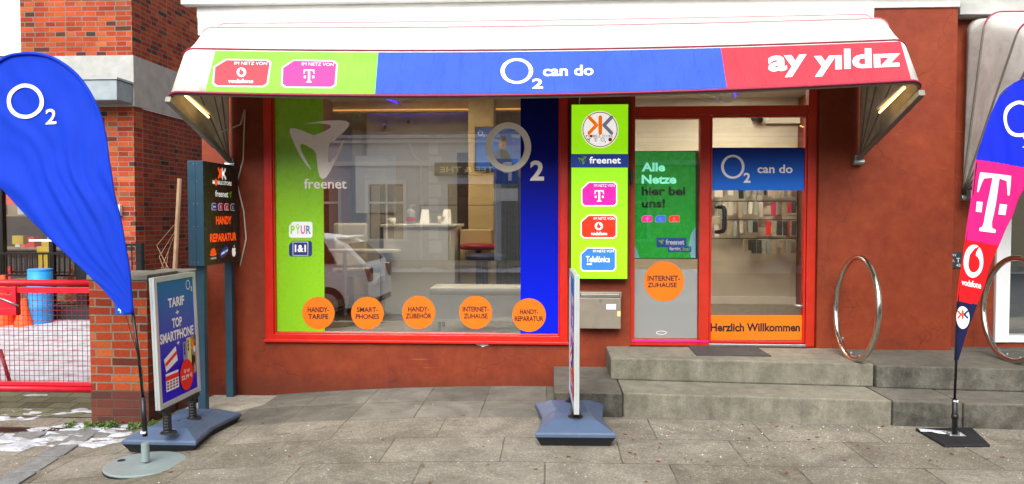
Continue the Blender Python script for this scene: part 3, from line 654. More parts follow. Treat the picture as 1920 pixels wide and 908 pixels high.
# display window
win = M()
x0, x1, z0, z1 = -2.553, .153, .387, 2.778; fw = .075
for a in ((x0, x0 + fw, -.018, .07, z0, z1), (x1 - fw + .005, x1, -.018, .07, z0, z1), (x0 + fw, x1 - fw + .005, -.018, .07, z0, z0 + .062), (x0 + fw, x1 - fw + .005, -.018, .07, z1 - .06, z1),
          (x0 + fw, x0 + fw + .014, .002, .06, z0 + .062, z1 - .06), (x1 - fw - .009, x1 - fw + .005, .002, .06, z0 + .062, z1 - .06), (x0 + fw + .014, x1 - fw - .009, .002, .06, z0 + .062, z0 + .074)): win.box(*a)
winf = win.build('shop_window', 'frame_red', shop, bevel=.005)
B('sill', 'frame_red', winf, (x0 - .01, x1 + .01, -.04, -.0185, z0 - .012, z0 + .012), bevel=.004)
B('pane', 'window_glass', winf, (x0 + fw + .001, x1 - fw + .004, .036, .044, z0 + .06, z1 - .06))
B('window_board', 'room_white', shop, (x0, x1, .244, .34, .30, .405))
# doorway: outer frame, side light, transom light, door leaf
dm = M(); dz = .4
X = lambda px, py=400: onY(px, py, .06).x
Z = lambda py, px=1350: onY(px, py, .06).z
zt0, zt1 = Z(216), Z(199)
dxl, dxs0, dxs1, dxd0, dxd1, dxr = .702, X(1190), X(1311), X(1330), X(1512), 2.298
for a in ((dxl, dxs0, .04, .12, .362, 2.778), (dxd1 + .0, dxr, .04, .12, .362, 2.778), (dxs1, dxd0, .038, .125, .362, zt0 + .002), (dxs0, dxd1, .04, .12, zt0, zt1), (dxs0, dxd1, .04, .12, 2.70, 2.778),
          (dxs0, dxs1, .04, .12, .362, .415), (dxs0, dxs1, .045, .115, zt0 - .03, zt0)): dm.box(*a)
frame = dm.build('door_frame', 'frame_red_dark', shop, bevel=.005)
B('pane', 'door_glass', frame, (dxs0, dxs1, .076, .084, .415, zt0 - .03), (dxs0, dxd1, .076, .084, zt1, 2.70))
B('threshold', 'aluminium', frame, (dxd0, dxd1, .03, .13, .363, .385), bevel=.003)
B('trim', 'brand_magenta', frame, (dxs0 - .02, dxd0, .034, .0395, .396, .412))
dl = M(); e = .004
for a in ((dxd0 + e, dxd0 + .02, .05, .11, .39, zt0 - e), (dxd1 - .02, dxd1 - e, .05, .11, .39, zt0 - e), (dxd0 + .02, dxd1 - .02, .05, .11, zt0 - .02, zt0 - e), (dxd0 + .02, dxd1 - .02, .05, .11, .39, .41)): dl.box(*a)
door = dl.build('door', 'frame_red', shop, bevel=.003)
B('pane', 'door_glass', door, (dxd0 + .02, dxd1 - .02, .076, .084, .41, zt0 - .02))
hx = onY(1358, 390, -.0).x; zh0, zh1 = onY(1350, 435, 0).z, onY(1350, 388, 0).z
h = M(); h.tube([(hx - .05, .074, zh1), (hx - .035, .02, zh1), (hx - .01, -.005, zh1 - .005), (hx, -.01, zh1 - .03), (hx, -.01, zh0 + .03), (hx - .01, -.005, zh0 + .005), (hx - .035, .02, zh0), (hx - .05, .074, zh0)], .019, 10)
h.build('handle', 'black_plastic', door, smooth=True)
B('lock', 'brass', door, (X(1331), X(1352), .055, .0745, onY(1340, 421, .06).z, onY(1340, 406, .06).z), bevel=.003)
h = M(); h.tube([(X(1495), .074, Z(573, 1490)), (X(1495), .03, Z(573, 1490)), (X(1506), .03, Z(573, 1490))], .011, 8); h.build('catch', 'aluminium', door, smooth=True)
A = wallart(-.001); A.poly('bare_patch', [(890, 643), (897, 645), (903, 642), (912, 644), (917, 648), (910, 649), (905, 651), (900, 648), (894, 647)], 'lettering_white', 1); A.build(shop)
# house number on the transom light
A = wallart(.074); A.text('house_number', '45', (1326, 152, 1377, 193), 'lettering_white', 2, .02); A.build(shop)

# ------------------------------------------------------------------ vinyl on the window
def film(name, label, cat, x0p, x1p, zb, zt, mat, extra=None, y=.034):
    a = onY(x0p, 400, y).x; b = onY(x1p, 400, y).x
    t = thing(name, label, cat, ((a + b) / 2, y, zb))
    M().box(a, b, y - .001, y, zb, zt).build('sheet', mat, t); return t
gf = film('vinyl_film', 'tall lime green film down the left side of the display window', 'window film', 513, 607, .462, 2.716, 'film_green')
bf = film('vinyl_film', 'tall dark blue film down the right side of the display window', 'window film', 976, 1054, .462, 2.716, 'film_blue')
# large marks across film and glass
t = thing('window_logo', 'large pale three armed swirl logo over the word freenet on the window', 'window lettering', (-2.05, .03, 1.75))
A = wallart(.0325)
A.poly('emblem', [(480 + x / 2.9875, 150 + y / 2.9875) for x, y in FREENET], 'film_white', 1)
A.text('lettering', 'freenet', (570, 335, 650, 354), 'film_white', 1, .015); A.build(t)
t = thing('window_logo', 'large pale O2 lettering stuck across glass and blue film', 'window lettering', (-.3, .03, 1.8))
A = wallart(.0325); otwo(A, 'lettering', 953, 276, 43, 46.5, 'film_white', 1, .28, two=(994, 301, 1020, 339)); A.build(t)
t = thing('network_badge', 'white badge reading PYUR on the green film', 'sticker', (-2.25, .03, 1.3))
A = wallart(.0325)
A.poly('card', [(542, 424), (549, 416), (583, 416), (586, 419), (586, 443), (583, 446), (545, 446), (542, 443)], 'lettering_white', 1)
for s_, a, b, c in (('P', 545, 553, 'logo_green'), ('\u0178', 554, 563, 'logo_green'), ('U', 564, 572, 'brand_magenta'), ('R', 574, 583, 'teal')):
    A.text('lettering', s_, (a, 423 if s_ != '\u0178' else 420, b, 439), c, 2, .03)
A.build(t)
t = thing('network_badge', 'dark blue badge reading 1&1 on the green film', 'sticker', (-2.25, .03, 1.15))
A = wallart(.0325)
A.poly('card', [(542, 460), (549, 452), (582, 452), (585, 455), (585, 478), (582, 481), (545, 481), (542, 478)], 'brand_navy', 1)
A.rect('border', 549, 453.5, 578, 479.5, 'lettering_white', 2); A.rect('border', 550, 454.5, 577, 478.5, 'brand_navy', 3)
A.text('lettering', '1&1', (553, 459, 574, 473), 'lettering_white', 4, .04); A.build(t)
for cx, cy, rr, l1, l2, lab in ((597, 587, 30.5, 'HANDY-', 'TARIFE', 'HANDY-TARIFE on the green film edge'), (689, 587, 30.5, 'SMART-', 'PHONES', 'SMART-PHONES on the display glass'),
        (785, 586, 31, 'HANDY-', 'Z\u00dcBEH\u00d6R', 'HANDY-ZÜBEHÖR at the middle of the window'), (892, 586, 31, 'INTERNET-', 'ZUHAUSE', 'INTERNET-ZUHAUSE low on the display window'),
        (992, 591, 31.5, 'HANDY-', 'REPARATUR', 'HANDY-REPARATUR partly on the blue film')):
    p = onY(cx, cy, .03); t = thing('round_sticker', 'orange round sticker reading ' + lab, 'sticker', p, 'orange round window stickers')
    A = wallart(.0325, 0); A.disc('disc', cx, cy, rr, 'orange_vinyl', 2)
    w2 = 20 if len(l1) < 8 else 24.5
    w3 = {'TARIFE': 19, 'PHONES': 22, 'Z\u00dcBEH\u00d6R': 24.5, 'ZUHAUSE': 22.5, 'REPARATUR': 27}[l2]
    s_ = .0 if cy < 590 else 0
    A.text('lettering', l1, (cx - (24.5 if len(l1) > 7 else 20 if l2 != 'REPARATUR' else 17), cy - 11, cx - (24.5 if len(l1) > 7 else 20 if l2 != 'REPARATUR' else 17) + 2 * w2 - (6 if l2 == 'REPARATUR' else 0), cy - 1.5), 'ink', 3, .028)
    yt = cy + 2.0 - (2.2 if '\u00dc' in l2 else 0)
    A.text('lettering', l2, (cx - w3, yt, cx + w3, cy + 11.5), 'ink', 3, .028); A.build(t)
p = onY(1245, 528, .07); t = thing('round_sticker', 'orange round sticker reading INTERNET-ZUHAUSE beside the glazed door', 'sticker', p, 'orange round window stickers')
A = wallart(.0705); A.disc('disc', 1245, 528, 37.5, 'orange_vinyl', 2)
A.text('lettering', 'INTERNET-', (1214, 517, 1275, 527), 'ink', 3, .028); A.text('lettering', 'ZUHAUSE', (1214, 530, 1269, 539), 'ink', 3, .028); A.build(t)
# door signs
a, b = X(1331), X(1511)
t = thing('door_sign', 'blue O2 can do sign across the glass of the door', 'sign', ((a + b) / 2, .07, 1.7))
A = wallart(.073); A.rect('panel', 1331, 277, 1511.5, 357, 'door_blue', 1); otwo(A, 'lettering', 1374, 313, 22, 22.5, 'lettering_white', 2, .22, two=(1394, 324, 1407, 343))
A.text('lettering', 'can do', (1420, 309, 1486, 325), 'lettering_white', 2, .02); A.build(t)
for o in t.children:
    if o.name.startswith('panel'): pass
t = thing('door_sign', 'orange Herzlich Willkommen strip along the foot of the door', 'sign', ((a + b) / 2, .07, .6))
A = wallart(.073); A.rect('panel', 1329, 591, 1509, 637, 'orange_vinyl', 1); A.text('lettering', 'Herzlich Willkommen', (1332, 606, 1500, 622), 'ink', 2, .035); A.build(t)
t = thing('frosted_film', 'grey frosted film on the lower half of the side light', 'window film', (1.0, .07, .42))
A = wallart(.073); A.rect('sheet', 1187.5, 505, 1307, 634, 'frosted_film', 1)
A.ring('label', 1240, 624, 10, 3.6, 1, .9, 'lettering_white', 2); A.build(t)
# lit green poster behind the side light
t = thing('poster_screen', 'green advertising screen reading Alle Netze hier bei uns behind the side light', 'screen', (1.0, .16, .95))
q = [onY(1187, 283, .16), onY(1308, 486, .16)]
B('bezel', 'black_plastic', t, (q[0].x, q[1].x, .163, .21, q[1].z, q[0].z), bevel=.004)
A = wallart(.16); A.rect('display', 1190, 285, 1304, 484, 'screen_green', 1)
for s_, x, y, x2, y2, c in (('Alle', 1203, 305, 1247, 322, 'screen_mint'), ('Netze', 1203, 328, 1268, 345, 'screen_mint'), ('hier bei', 1203, 350, 1285, 367, 'screen_black'), ('uns!', 1203, 373, 1247, 390, 'screen_black')):
    A.text('lettering', s_, (x, y, x2, y2), c, 2, .035)
for i, (c, k) in enumerate((('lit_magenta', 'tee'), ('lit_blue', 'o2'), ('lit_red', 'voda'))):
    simcard(A, 'network_card', (1203 + 25.5 * i, 404, 1223 + 25.5 * i, 417), c, k, 'lettering_white', None)
A.rect('logo_plate', 1231, 446, 1287, 464, 'lit_navy', 2); fr_logo(A, 'logo_plate', 1240, 454, 11, 'logo_green', 3, 9); A.text('logo_plate', 'freenet', (1248, 449, 1283, 459), 'lettering_white', 3, .02)
A.rect('logo_plate', 1252, 462, 1296, 473, 'lit_navy', 3); A.text('logo_plate', 'fertig,', (1255, 463, 1277, 471.5), 'lettering_white', 4, .02); A.text('logo_plate', 'los!', (1280, 463, 1293, 470.5), 'logo_green', 4, .02)
A.poly('display', [(1189.5, 460), (1194, 468), (1199, 484), (1189.5, 484)], 'sky_tint', 2)
A.poly('display', [(1304, 425), (1295, 440), (1291, 462), (1296, 484), (1304, 484)], 'sky_tint', 2)
A.build(t)

# ------------------------------------------------------------------ lit projecting box sign between window and door
c = [onY(1071, 197, -.12), onY(1180, 195, -.12), onY(1175, 523, -.12)]
t = thing('light_box', 'lit lime green box sign stacked with network cards beside the door', 'lit sign', (c[0].x + .24, -.02, .96))
B('case', 'black_metal', t, (.172, .664, -.118, -.003, .958, 2.46), bevel=.004)
B('face', 'lit_green', t, (.178, .658, -.1215, -.1182, .965, 2.453))
A = wallart(-.1225)
A.disc('emblem', 1125, 243, 34.5, 'lit_white', 1); A.ring('emblem', 1125, 243, 33, 33, 1.6, 1.6, 'logo_orange', 2)
kk(A, 'emblem', 1125.5, 235, 35, 3, 'lit_amber', 'lit_grey', wd=6.6); A.text('emblem', 'M', (1099, 253, 1105, 258), 'logo_grey', 3, 0); A.disc('emblem', 1108.5, 255.5, 2.8, 'text_orange', 3)
A.text('emblem', 'BILE', (1112, 253, 1126, 258), 'logo_grey', 3, 0); A.text('emblem', 'STORE', (1129, 253, 1149, 258), 'logo_grey', 3, 0)
fr_logo(A, 'emblem', 1104, 262.5, 8, 'logo_green', 3, 7); tee(A, 'emblem', 1117, 262.5, 7, 'brand_magenta', 3); otwo(A, 'emblem', 1130, 262, 3.6, 3.6, 'brand_navy', 3); A.disc('emblem', 1144, 262, 3.6, 'brand_red', 3)
A.rect('freenet_band', 1070.5, 289, 1178.5, 314.5, 'lit_navy', 1); fr_logo(A, 'freenet_band', 1092, 301, 17, 'logo_green', 2, 15); A.text('freenet_band', 'freenet', (1105, 294, 1164, 307), 'lit_white', 2, .02)
simcard(A, 'network_card', (1090, 341, 1157, 387), 'lit_magenta', 'tee', 'lit_white'); A.build(t)
simcard(A, 'network_card', (1089, 403, 1156.5, 447), 'lit_red', 'voda', 'lit_white'); A.build(t)
simcard(A, 'network_card', (1088, 464, 1155, 509), 'lit_blue', 'tele', 'lit_white'); A.build(t)
m = M(); m.tube([(.24, -.1, 2.44), (.25, -.07, 2.52), (.255, -.02, 2.62), (.26, -.005, 2.75)], .006, 6); m.build('cable', 'cable_white', t, smooth=True)
# mailbox
t = thing('mailbox', 'brushed metal mailbox with a slot flap under the green box sign', 'mailbox', (.42, -.01, .52))
B('body', 'mailbox_metal', t, (.249, .606, -.118, -.004, .532, .80), bevel=.004)
B('flap', 'steel_brushed', t, (.262, .594, -.126, -.119, .805, .834), bevel=.003)
B('lid', 'mailbox_metal', t, (.245, .61, -.128, -.004, .836, .85), (.245, .259, -.124, -.004, .802, .836), (.597, .61, -.124, -.004, .802, .836), bevel=.003)
m = M(); m.tube([(.428, -.119, .775), (.428, -.126, .775)], .013, 14); m.build('lock', 'galv', t, smooth=False)
B('name_label', 'lettering_white', t, (.482, .563, -.1195, -.118, .70, .745)); A = wallart(-.1196); A.text('writing', 'Meier', (1138, 575, 1149, 579), 'logo_grey', 1, 0); A.parts = {}
B('paper_scrap', 'phone_yellow', t, (.575, .603, -.1195, -.118, .64, .685))
m = M(); m.box(.688, .712, -.045, -.002, 1.78, 1.9); o = m.build('door_bell', 'black_plastic', None, bevel=.004, org=(.7, 0, 1.8)); tag(o, 'small black bell box on the wall beside the side light', 'door bell')

# ------------------------------------------------------------------ basket awnings
def awning(name, label, xl, xr, hy, hz, RD, angs, sag, rc=.12, valance=True):
    root = thing(name, label, 'awning', ((xl + xr) / 2, 0, hz))
    xm = (xl + xr) / 2; hw = (xr - xl) / 2
    tilt = .035 if sag > .05 else 0      # the right end of the front rail hangs a little higher
    def sagf(x, k): u = (x - xm) / hw; return -sag * k * max(0, 1 - u * u) + tilt * max(0, (k - .67) / .32) * (u + 1) / 2
    def bow(ang, n=40, r=RD):
        """the U of one hoop: hinge, corner, front, corner, hinge"""
        ca, sa = math.cos(R(ang)), math.sin(R(ang)); P = []
        for i in range(9): P.append((xl, r * .0 + (r - rc) * i / 9))
        for i in range(7): a = PI / 2 * i / 6; P.append((xl + rc - rc * math.cos(a), r - rc + rc * math.sin(a)))
        for i in range(1, n): P.append((xl + rc + (xr - xl - 2 * rc) * i / n, r))
        for i in range(7): a = PI / 2 * i / 6; P.append((xr - rc + rc * math.sin(a), r - rc + rc * math.cos(a)))
        for i in range(8, -1, -1): P.append((xr, (r - rc) * i / 9))
        kk_ = max(0, (88 - ang) / 67)
        return [Vector((x, hy - d * ca, hz + d * sa + sagf(x, kk_) * (d / r))) for x, d in P]
    A_ = []
    for i in range(len(angs) - 1):
        n = 1 if i == 0 else 4
        for k in range(n):
            t = k / n; a = angs[i] + (angs[i + 1] - angs[i]) * t
            # cloth hangs a little inside the hoops between them
            A_.append(bow(a, r=RD - .03 * math.sin(PI * t)))
    A_.append(bow(angs[-1]))
    m = M(); m.grid(A_)
    for k in range(len(m.f)): pass
    cl = m.build('canopy', ['awning_fabric', 'awning_lining'], root, smooth=True, solid=.004)
    cl.modifiers['s'].material_offset = 1; cl.modifiers['s'].material_offset_rim = 0; cl.modifiers['s'].offset = -1
    for i, a in enumerate(angs[:-1]):
        b = bow(a, r=RD + .004); m = M(); m.tube(b[1:-1], (.009, .007, .0045, .0045, .0045)[min(i, 4)] if sag > .05 else .008, 6); m.build('piping', 'piping' if i < 2 or sag < .05 else 'piping_overlit', root, smooth=True)  # upper piping is paler: overexposure painted into its colour
        b = bow(a, r=RD - .022); m = M(); m.tube(b, .012, 6); m.build('hoop', 'bow_grey', root, smooth=True)
    b0 = bow(angs[0])
    for s_, x in ((1, xl), (-1, xr)):
        x_ = x + s_ * .02; ca, sa = math.cos(R(angs[0] - 2)), math.sin(R(angs[0] - 2))
        m = M()
        q0 = Vector((x_, hy - .03, hz)); q1 = Vector((x_, hy - .32 * ca, hz + .32 * sa)); q2 = Vector((x_, hy - RD * .97 * ca, hz + RD * .97 * sa))
        for a_, b_, hw_, hh_ in ((q0, q1, .018, .034), (q1, q2, .022, .045)):
            d = (b_ - a_).normalized(); nn = Vector((0, d.z, -d.y)) * -1; vs = []
            for p in (a_, b_):
                for sx, sn in ((-1, -1), (1, -1), (1, 1), (-1, 1)): vs.append(p + Vector((sx * hw_, 0, 0)) + nn * (sn * hh_ * .5))
            m.add(vs, [(0, 1, 2, 3), (7, 6, 5, 4), (0, 4, 5, 1), (1, 5, 6, 2), (2, 6, 7, 3), (3, 7, 4, 0)])
        m.build('arm', 'bow_grey', root, bevel=.004)
        m = M(); m.box(x_ - .03, x_ + .03, -.06, -.003, hz - .05, hz + .03); m.tube([(x_ - .045, hy - .02, hz - .03), (x_ + .045, hy - .02, hz - .03)], .024, 12)
        m.build('hinge', 'galv', root, bevel=.003)
    return root, bow, sagf
AW_XL, AW_XR, AW_HY, AW_HZ, AW_R = -2.86, 2.63, -.03, 1.99, 1.175
awn, bow, sagf = awning('awning', 'white basket awning over the shop front with a printed banner', AW_XL, AW_XR, AW_HY, AW_HZ, AW_R, [21.5, 43, 62, 76, 90], .065)
# banner stuck on the lowest panel of the cloth
def bowpt(x, ang):
    ca, sa = math.cos(R(ang)), math.sin(R(ang)); k = max(0, (88 - ang) / 67)
    return Vector((x, AW_HY - AW_R * ca, AW_HZ + AW_R * sa + sagf(x, k)))
_n0 = None
def vfn(a, b, h):
    p, q = bowpt(a, 21.5), bowpt(a, 43); d = q - p; n = Vector((0, -d.z, d.y)).normalized()
    if n.y > 0: n = -n
    return p.lerp(q, b) + n * (.003 + h)
def vconv(px, py):
    d = ray(px, py); x = 0
    for _ in range(6):
        p, q = bowpt(x, 21.5), bowpt(x, 43); e = q - p; n = Vector((0, -e.z, e.y)).normalized()
        if n.y > 0: n = -n
        t = (p + n * .003 - CAMP).dot(n) / d.dot(n); h = CAMP + d * t; x = h.x
    e = q - p; return (x, (h - p).dot(e) / e.length_squared)
A = Art(vfn, vconv, .12)
def vband(part, xa, xb, mat, n=14):
    p = []
    a0, b0 = vconv(*xa)[0], vconv(*xb)[0]; a1, b1 = vconv(xa[0] + xa[2], xa[1])[0] if len(xa) > 2 else a0, b0
def vrect(part, t0, t1, l0, l1, mat, lay):
    """t0/t1 x of top corners, l0/l1 x of bottom corners, in metres"""
    n = 16; top = [(t0 + (t1 - t0) * i / n, .955) for i in range(n + 1)]; bot = [(l1 + (l0 - l1) * i / n, .03) for i in range(n + 1)]
    A.poly(part, top + bot, mat, lay, px=False)
xg0, xg0b = vconv(401, 105)[0], vconv(386, 168)[0]; xb_ = vconv(708, 107)[0]; xb_b = vconv(704, 172)[0]; xr_ = vconv(1352, 94)[0]; xr_b = vconv(1362, 158)[0]; xe_ = vconv(1690, 82)[0]; xe_b = vconv(1708, 148)[0]
vrect('banner', xg0, xb_, xg0b, xb_b, 'banner_green', 1); A.build(awn)
vrect('banner', xb_, xr_, xb_b, xr_b, 'banner_blue', 1); A.build(awn)
vrect('banner', xr_, xe_, xr_b, xe_b, 'banner_red', 1); A.build(awn)
simcard(A, 'network_card', [(402, 111), (510, 112), (502, 164), (398, 163)], 'soft_pink', 'voda'); A.build(awn)
simcard(A, 'network_card', [(529, 112), (634, 114), (630, 166), (527, 165)], 'soft_magenta', 'tee'); A.build(awn)
otwo(A, 'lettering', 969, 134, 30.5, 24, 'lettering_white', 3, .24, two=(998, 148, 1018, 167)); A.text('lettering', 'can do', [(1018, 124), (1113, 122), (1113, 142), (1018, 144)], 'lettering_white', 3, .025)
A.text('lettering', 'ay', [(1440, 106), (1512, 102), (1512, 143), (1440, 148)], 'lettering_white', 3, .035)
A.text('lettering', 'y\u0131ld\u0131z', [(1526, 94), (1687, 90), (1689, 136), (1526, 145)], 'lettering_white', 3, .035); A.build(awn)
for x, sx, lb in ((AW_XL + .1, 1, 'warm fluorescent tube glowing inside the left corner of the awning'), (AW_XR - .1, -1, 'warm fluorescent tube glowing inside the right corner of the awning')):
    t = thing('tube_lamp', lb, 'lamp', (x, -1.0, 2.4), 'tube lamps under the awning')
    p0 = Vector((x - .0 * sx, -1.02, 2.42)); p1 = Vector((x + .0 * sx, -.62, 2.3))
    M().tube([p0, p1], .007, 10).build('tube', 'tube_warm', t, smooth=True)
    M().tube([p0 + Vector((0, -.02, .035)), p1 + Vector((0, .02, .035))], .018, 8).build('fitting', 'white_paint', t, smooth=True)
m = M(); m.tube([(-2.76, -.6, 2.35), (-2.78, -.4, 2.2), (-2.7, -.15, 2.3), (-2.71, -.03, 2.45), (-2.73, -.015, 2.2), (-2.74, -.012, 2.0), (-2.80, -.012, 1.8), (-2.74, -.012, 1.55), (-2.72, -.012, 1.3), (-2.78, -.012, 1.05)], .0065, 6)
o = m.build('power_cable', 'cable_white', None, smooth=True, org=(-2.75, -.01, 2)); tag(o, 'white cable hanging down the red wall behind the black sign', 'cable')
awn2, _, _ = awning('awning', 'off white basket awning of the neighbouring shop with dark red piping', 3.545, 7.4, .08, 1.69, 1.5, [24, 36, 48, 60, 79, 90], .03)

# ------------------------------------------------------------------ steps
st = thing('front_steps', 'two worn stone steps running along the shop front to the next shop', 'steps', (1.8, -.6, 0))
def slab(xa, ya, xb, yb, yback, z0, z1, mat):
    m = M(); e = .003
    m.prism([(xa + e, ya), (xb - e, yb), (xb - e, yback), (xa + e, yback)], z0, z1)
    return m.build('step_block', mat, st, bevel=.012)
slab(.025, -.975, .543, -.985, -.002, -.1, .18, 'step_stone_dark'); slab(.543, -.965, 2.45, -1.095, -.002, -.1, .18, 'step_stone'); slab(2.45, -1.1, 2.925, -1.13, .3, -.1, .18, 'step_stone_dark'); slab(2.925, -1.135, 8, -1.42, .3, -.1, .178, 'step_stone_dark')
slab(.485, -.527, 2.5, -.675, .04, .181, .36, 'step_stone'); slab(2.505, -.70, 8, -1.1, -.003, .179, .355, 'step_stone_dark')
slab(3.44, -.0, 8, -.0, 1.2, .179, .356, 'step_stone_dark')
t = [onZ(px, py, .361) for px, py in ((1290, 650), (1418, 652), (1446, 669), (1306, 667))]
o = M().prism([(p.x, p.y) for p in t][::-1], .3605, .37).build('doormat', 'doormat', None, org=(t[0].x, t[0].y, .36)); tag(o, 'dark grey ribbed doormat lying on the upper step before the door', 'doormat')

# ------------------------------------------------------------------ bicycle rings
def bike_ring(x, label, yc=-.51):
    t = thing('bike_ring', label, 'bike rack', (x, yc, .36), 'steel bike rings on the steps')
    rr = .405; m = M()
    P = [(x + .022 * math.sin(a) , yc + rr * math.cos(a), .36 + rr + .004 + rr * math.sin(a)) for a in [2 * PI * k / 64 for k in range(64)]]
    m.tube(P, .022, 14, closed=True); m.build('ring', 'steel_polished', t, smooth=True)
    for dy in (-.1, .08, .3):
        m = M(); a = -PI / 2 + dy / rr; cz = .36 + rr; c_ = Vector((x, yc + (rr - .02) * math.cos(a), cz + (rr - .02) * math.sin(a))); d = (Vector((x, yc, cz)) - c_).normalized()
        m.tube([c_, c_ + d * .022], .008, 8); m.build('bolt', 'galv', t, smooth=True)
    B('foot', 'steel_brushed', t, (x - .03, x + .03, yc - .06, yc + .06, .355, .366), bevel=.003)
bike_ring(2.42, 'polished steel bike ring on the step beside the shop door'); bike_ring(3.64, 'polished steel bike ring on the step behind the narrow striped flag', -.5)

# ------------------------------------------------------------------ next shop to the right
nb = thing('neighbour_shop', 'dark red neighbouring shop front with a white window column', 'building', (5, .3, 0))
B('wall', 'red_render', nb, (3.44, 3.87, .16, .4, -.4, 3.2), (3.87, 9, .16, .4, -.4, .40))
B('upper_wall', 'concrete_band', nb, (3.44, 9, .10, .4, 3.202, 6)); B('cornice', 'concrete_band', nb, (3.46, 9, .02, .098, 3.21, 3.3))
f_ = B('window', 'white_upvc', nb, (3.872, 3.99, .13, .3, .401, 3.2), (3.991, 9, .14, .28, 2.9, 3.2), (3.991, 9, .14, .28, .401, .46), bevel=.005)
B('pane', 'window_glass', f_, (3.991, 9, .2, .208, .46, 2.9))
B('room_wall', 'chair_grey', nb, (3.45, 9, 3.0, 3.1, .3, 3.2)); B('room_floor', 'room_floor', nb, (3.45, 9, .41, 3, .3, .4)); B('room_ceiling', 'room_white', nb, (3.45, 9, .41, 3, 3.1, 3.19))
t = thing('round_chair', 'dark round shape of a salon chair behind the neighbouring shop glass', 'chair', (5.3, 1.3, .4))
m = M(); m.lathe([(.26, 0), (.28, .02), (.06, .05), (.04, .4), (.3, .45), (.32, .55), (.3, .58)], (5.4, 1.4, .41), 20); m.build('seat', 'pack_black', t, smooth=True)
m = M(); m.lathe([(.3, 0), (.34, .5), (.3, .52)], (5.4, 1.4, .95), 20); m.build('backrest', 'pack_clear', t, smooth=True)
t = thing('small_plaque', 'small dark plaque with white numbers low on the red wall behind the striped flag', 'plaque', (3.5, .15, 1.1))
q = [onY(1783, 473, .15), onY(1803, 503, .15)]; B('plate', 'plaque_dark', t, (q[0].x, q[1].x, .148, .159, q[1].z, q[0].z), bevel=.002)
A = wallart(.1475); A.text('lettering', 'AV', (1785, 476, 1793, 481), 'lettering_white', 1, 0); A.text('lettering', '6,', (1785, 486, 1790, 492), 'lettering_white', 1, 0); A.text('lettering', 'T', (1793, 484, 1800, 492), 'lettering_white', 1, 0); A.text('lettering', '42', (1793, 495, 1801, 500), 'lettering_white', 1, 0)
A.build(t)

# ------------------------------------------------------------------ standing sign at the left
sg = thing('post_sign', 'dark teal box sign on two posts advertising phone repair', 'sign', (-2.84, -.35, -.14))
B('case', 'sign_teal', sg, (-2.905, -2.775, -.70, -.04, 1.10, 1.945), bevel=.004)
for k in range(4):
    pass
m = M()
for zz in (1.13, 1.42, 1.6, 1.78, 1.92):
    for xx in (-2.855, -2.825): m.tube([(xx, -.700, zz), (xx, -.7035, zz)], .004, 8)
m.build('rivets', 'galv', sg); B('seam', 'base_black', sg, (-2.8405, -2.8385, -.7012, -.6995, 1.105, 1.94))
B('face', 'sign_black', sg, (-2.7755, -2.7725, -.69, -.05, 1.11, 1.935))
B('post', 'sign_teal', sg, (-2.875, -2.81, -.64, -.575, -.16, 1.10), bevel=.004); B('post', 'sign_teal', sg, (-2.875, -2.81, -.12, -.055, -.16, 1.10), bevel=.004)
B('base_plate', 'galv', sg, (-2.93, -2.76, -.17, -.01, -.15, -.118), bevel=.004); B('base_plate', 'galv', sg, (-2.93, -2.76, -.69, -.53, -.17, -.125), bevel=.004)
# its face reads from the street inwards
def Q(u, v): return (-.69 + .64 * u, 1.11 + .825 * (1 - v))
A = Art(lambda a, b, h: (-2.7722 + h, a, b), Q)
kx = .5
A.stroke('emblem', [(.47, .055), (.47, .12)], .035, 'glow_orange', 1); A.stroke('emblem', [(.40, .045), (.455, .09), (.40, .135)], .033, 'glow_orange', 1)
A.stroke('emblem', [(.515, .045), (.515, .135)], .035, 'glow_paper', 1); A.stroke('emblem', [(.60, .045), (.535, .09), (.61, .135)], .033, 'glow_paper', 1)
A.text('lettering', 'M', (.23, .165, .285, .205), 'glow_paper', 1, .03); A.disc('emblem', .325, .185, .035, 'glow_orange', 1, ry=.035); A.text('lettering', 'BILE STORE', (.37, .165, .79, .205), 'glow_paper', 1, .03)
A.text('lettering', 'freenet', (.30, .265, .68, .33), 'glow_paper', 1, .02); fr_logo(A, 'emblem', .75, .30, .10, 'logo_green', 1, .07)
A.build(sg)
for i, (c, k) in enumerate((('brand_blue', 'tele'), ('brand_magenta', 'tee'), ('brand_red', 'voda'), ('brand_navy', 'o2'))):
    simcard(A, 'network_card', (.19 + .185 * i, .395, .32 + .185 * i, .465), c, 'tri' if 0 else k, 'glow_paper', None)
A.build(sg)
A.text('lettering', 'HANDY', (.31, .525, .77, .61), 'glow_orange', 1, .03); A.text('lettering', 'REPARATUR', (.14, .70, .92, .785), 'glow_orange', 1, .03)
for k in range(7):
    a = PI * (k + .5) / 7; A.poly('emblem', [(.22, .925), (.22 + .085 * math.cos(a - .16), .92 - .075 * math.sin(a - .16)), (.22 + .09 * math.cos(a), .92 - .08 * math.sin(a)), (.22 + .085 * math.cos(a + .16), .92 - .075 * math.sin(a + .16))], 'glow_orange', 1)
A.text('lettering', 'HUAWEI', (.15, .935, .30, .955), 'glow_paper', 1, 0)
n = 24; A.poly('emblem', [(.54 + .13 * math.cos(2 * PI * k / n), .895 + .045 * math.sin(2 * PI * k / n) - .03 * math.cos(2 * PI * k / n)) for k in range(n)], 'brand_blue', 1)
A.text('lettering', 'SAMSUNG', [(.44, .90), (.64, .865), (.64, .89), (.44, .925)], 'glow_paper', 2, .02)
A.poly('emblem', [(.80, .86), (.83, .868), (.86, .86), (.89, .868), (.875, .89), (.895, .915), (.875, .945), (.85, .955), (.83, .948), (.81, .955), (.785, .935), (.775, .90), (.785, .87)], 'glow_paper', 1)
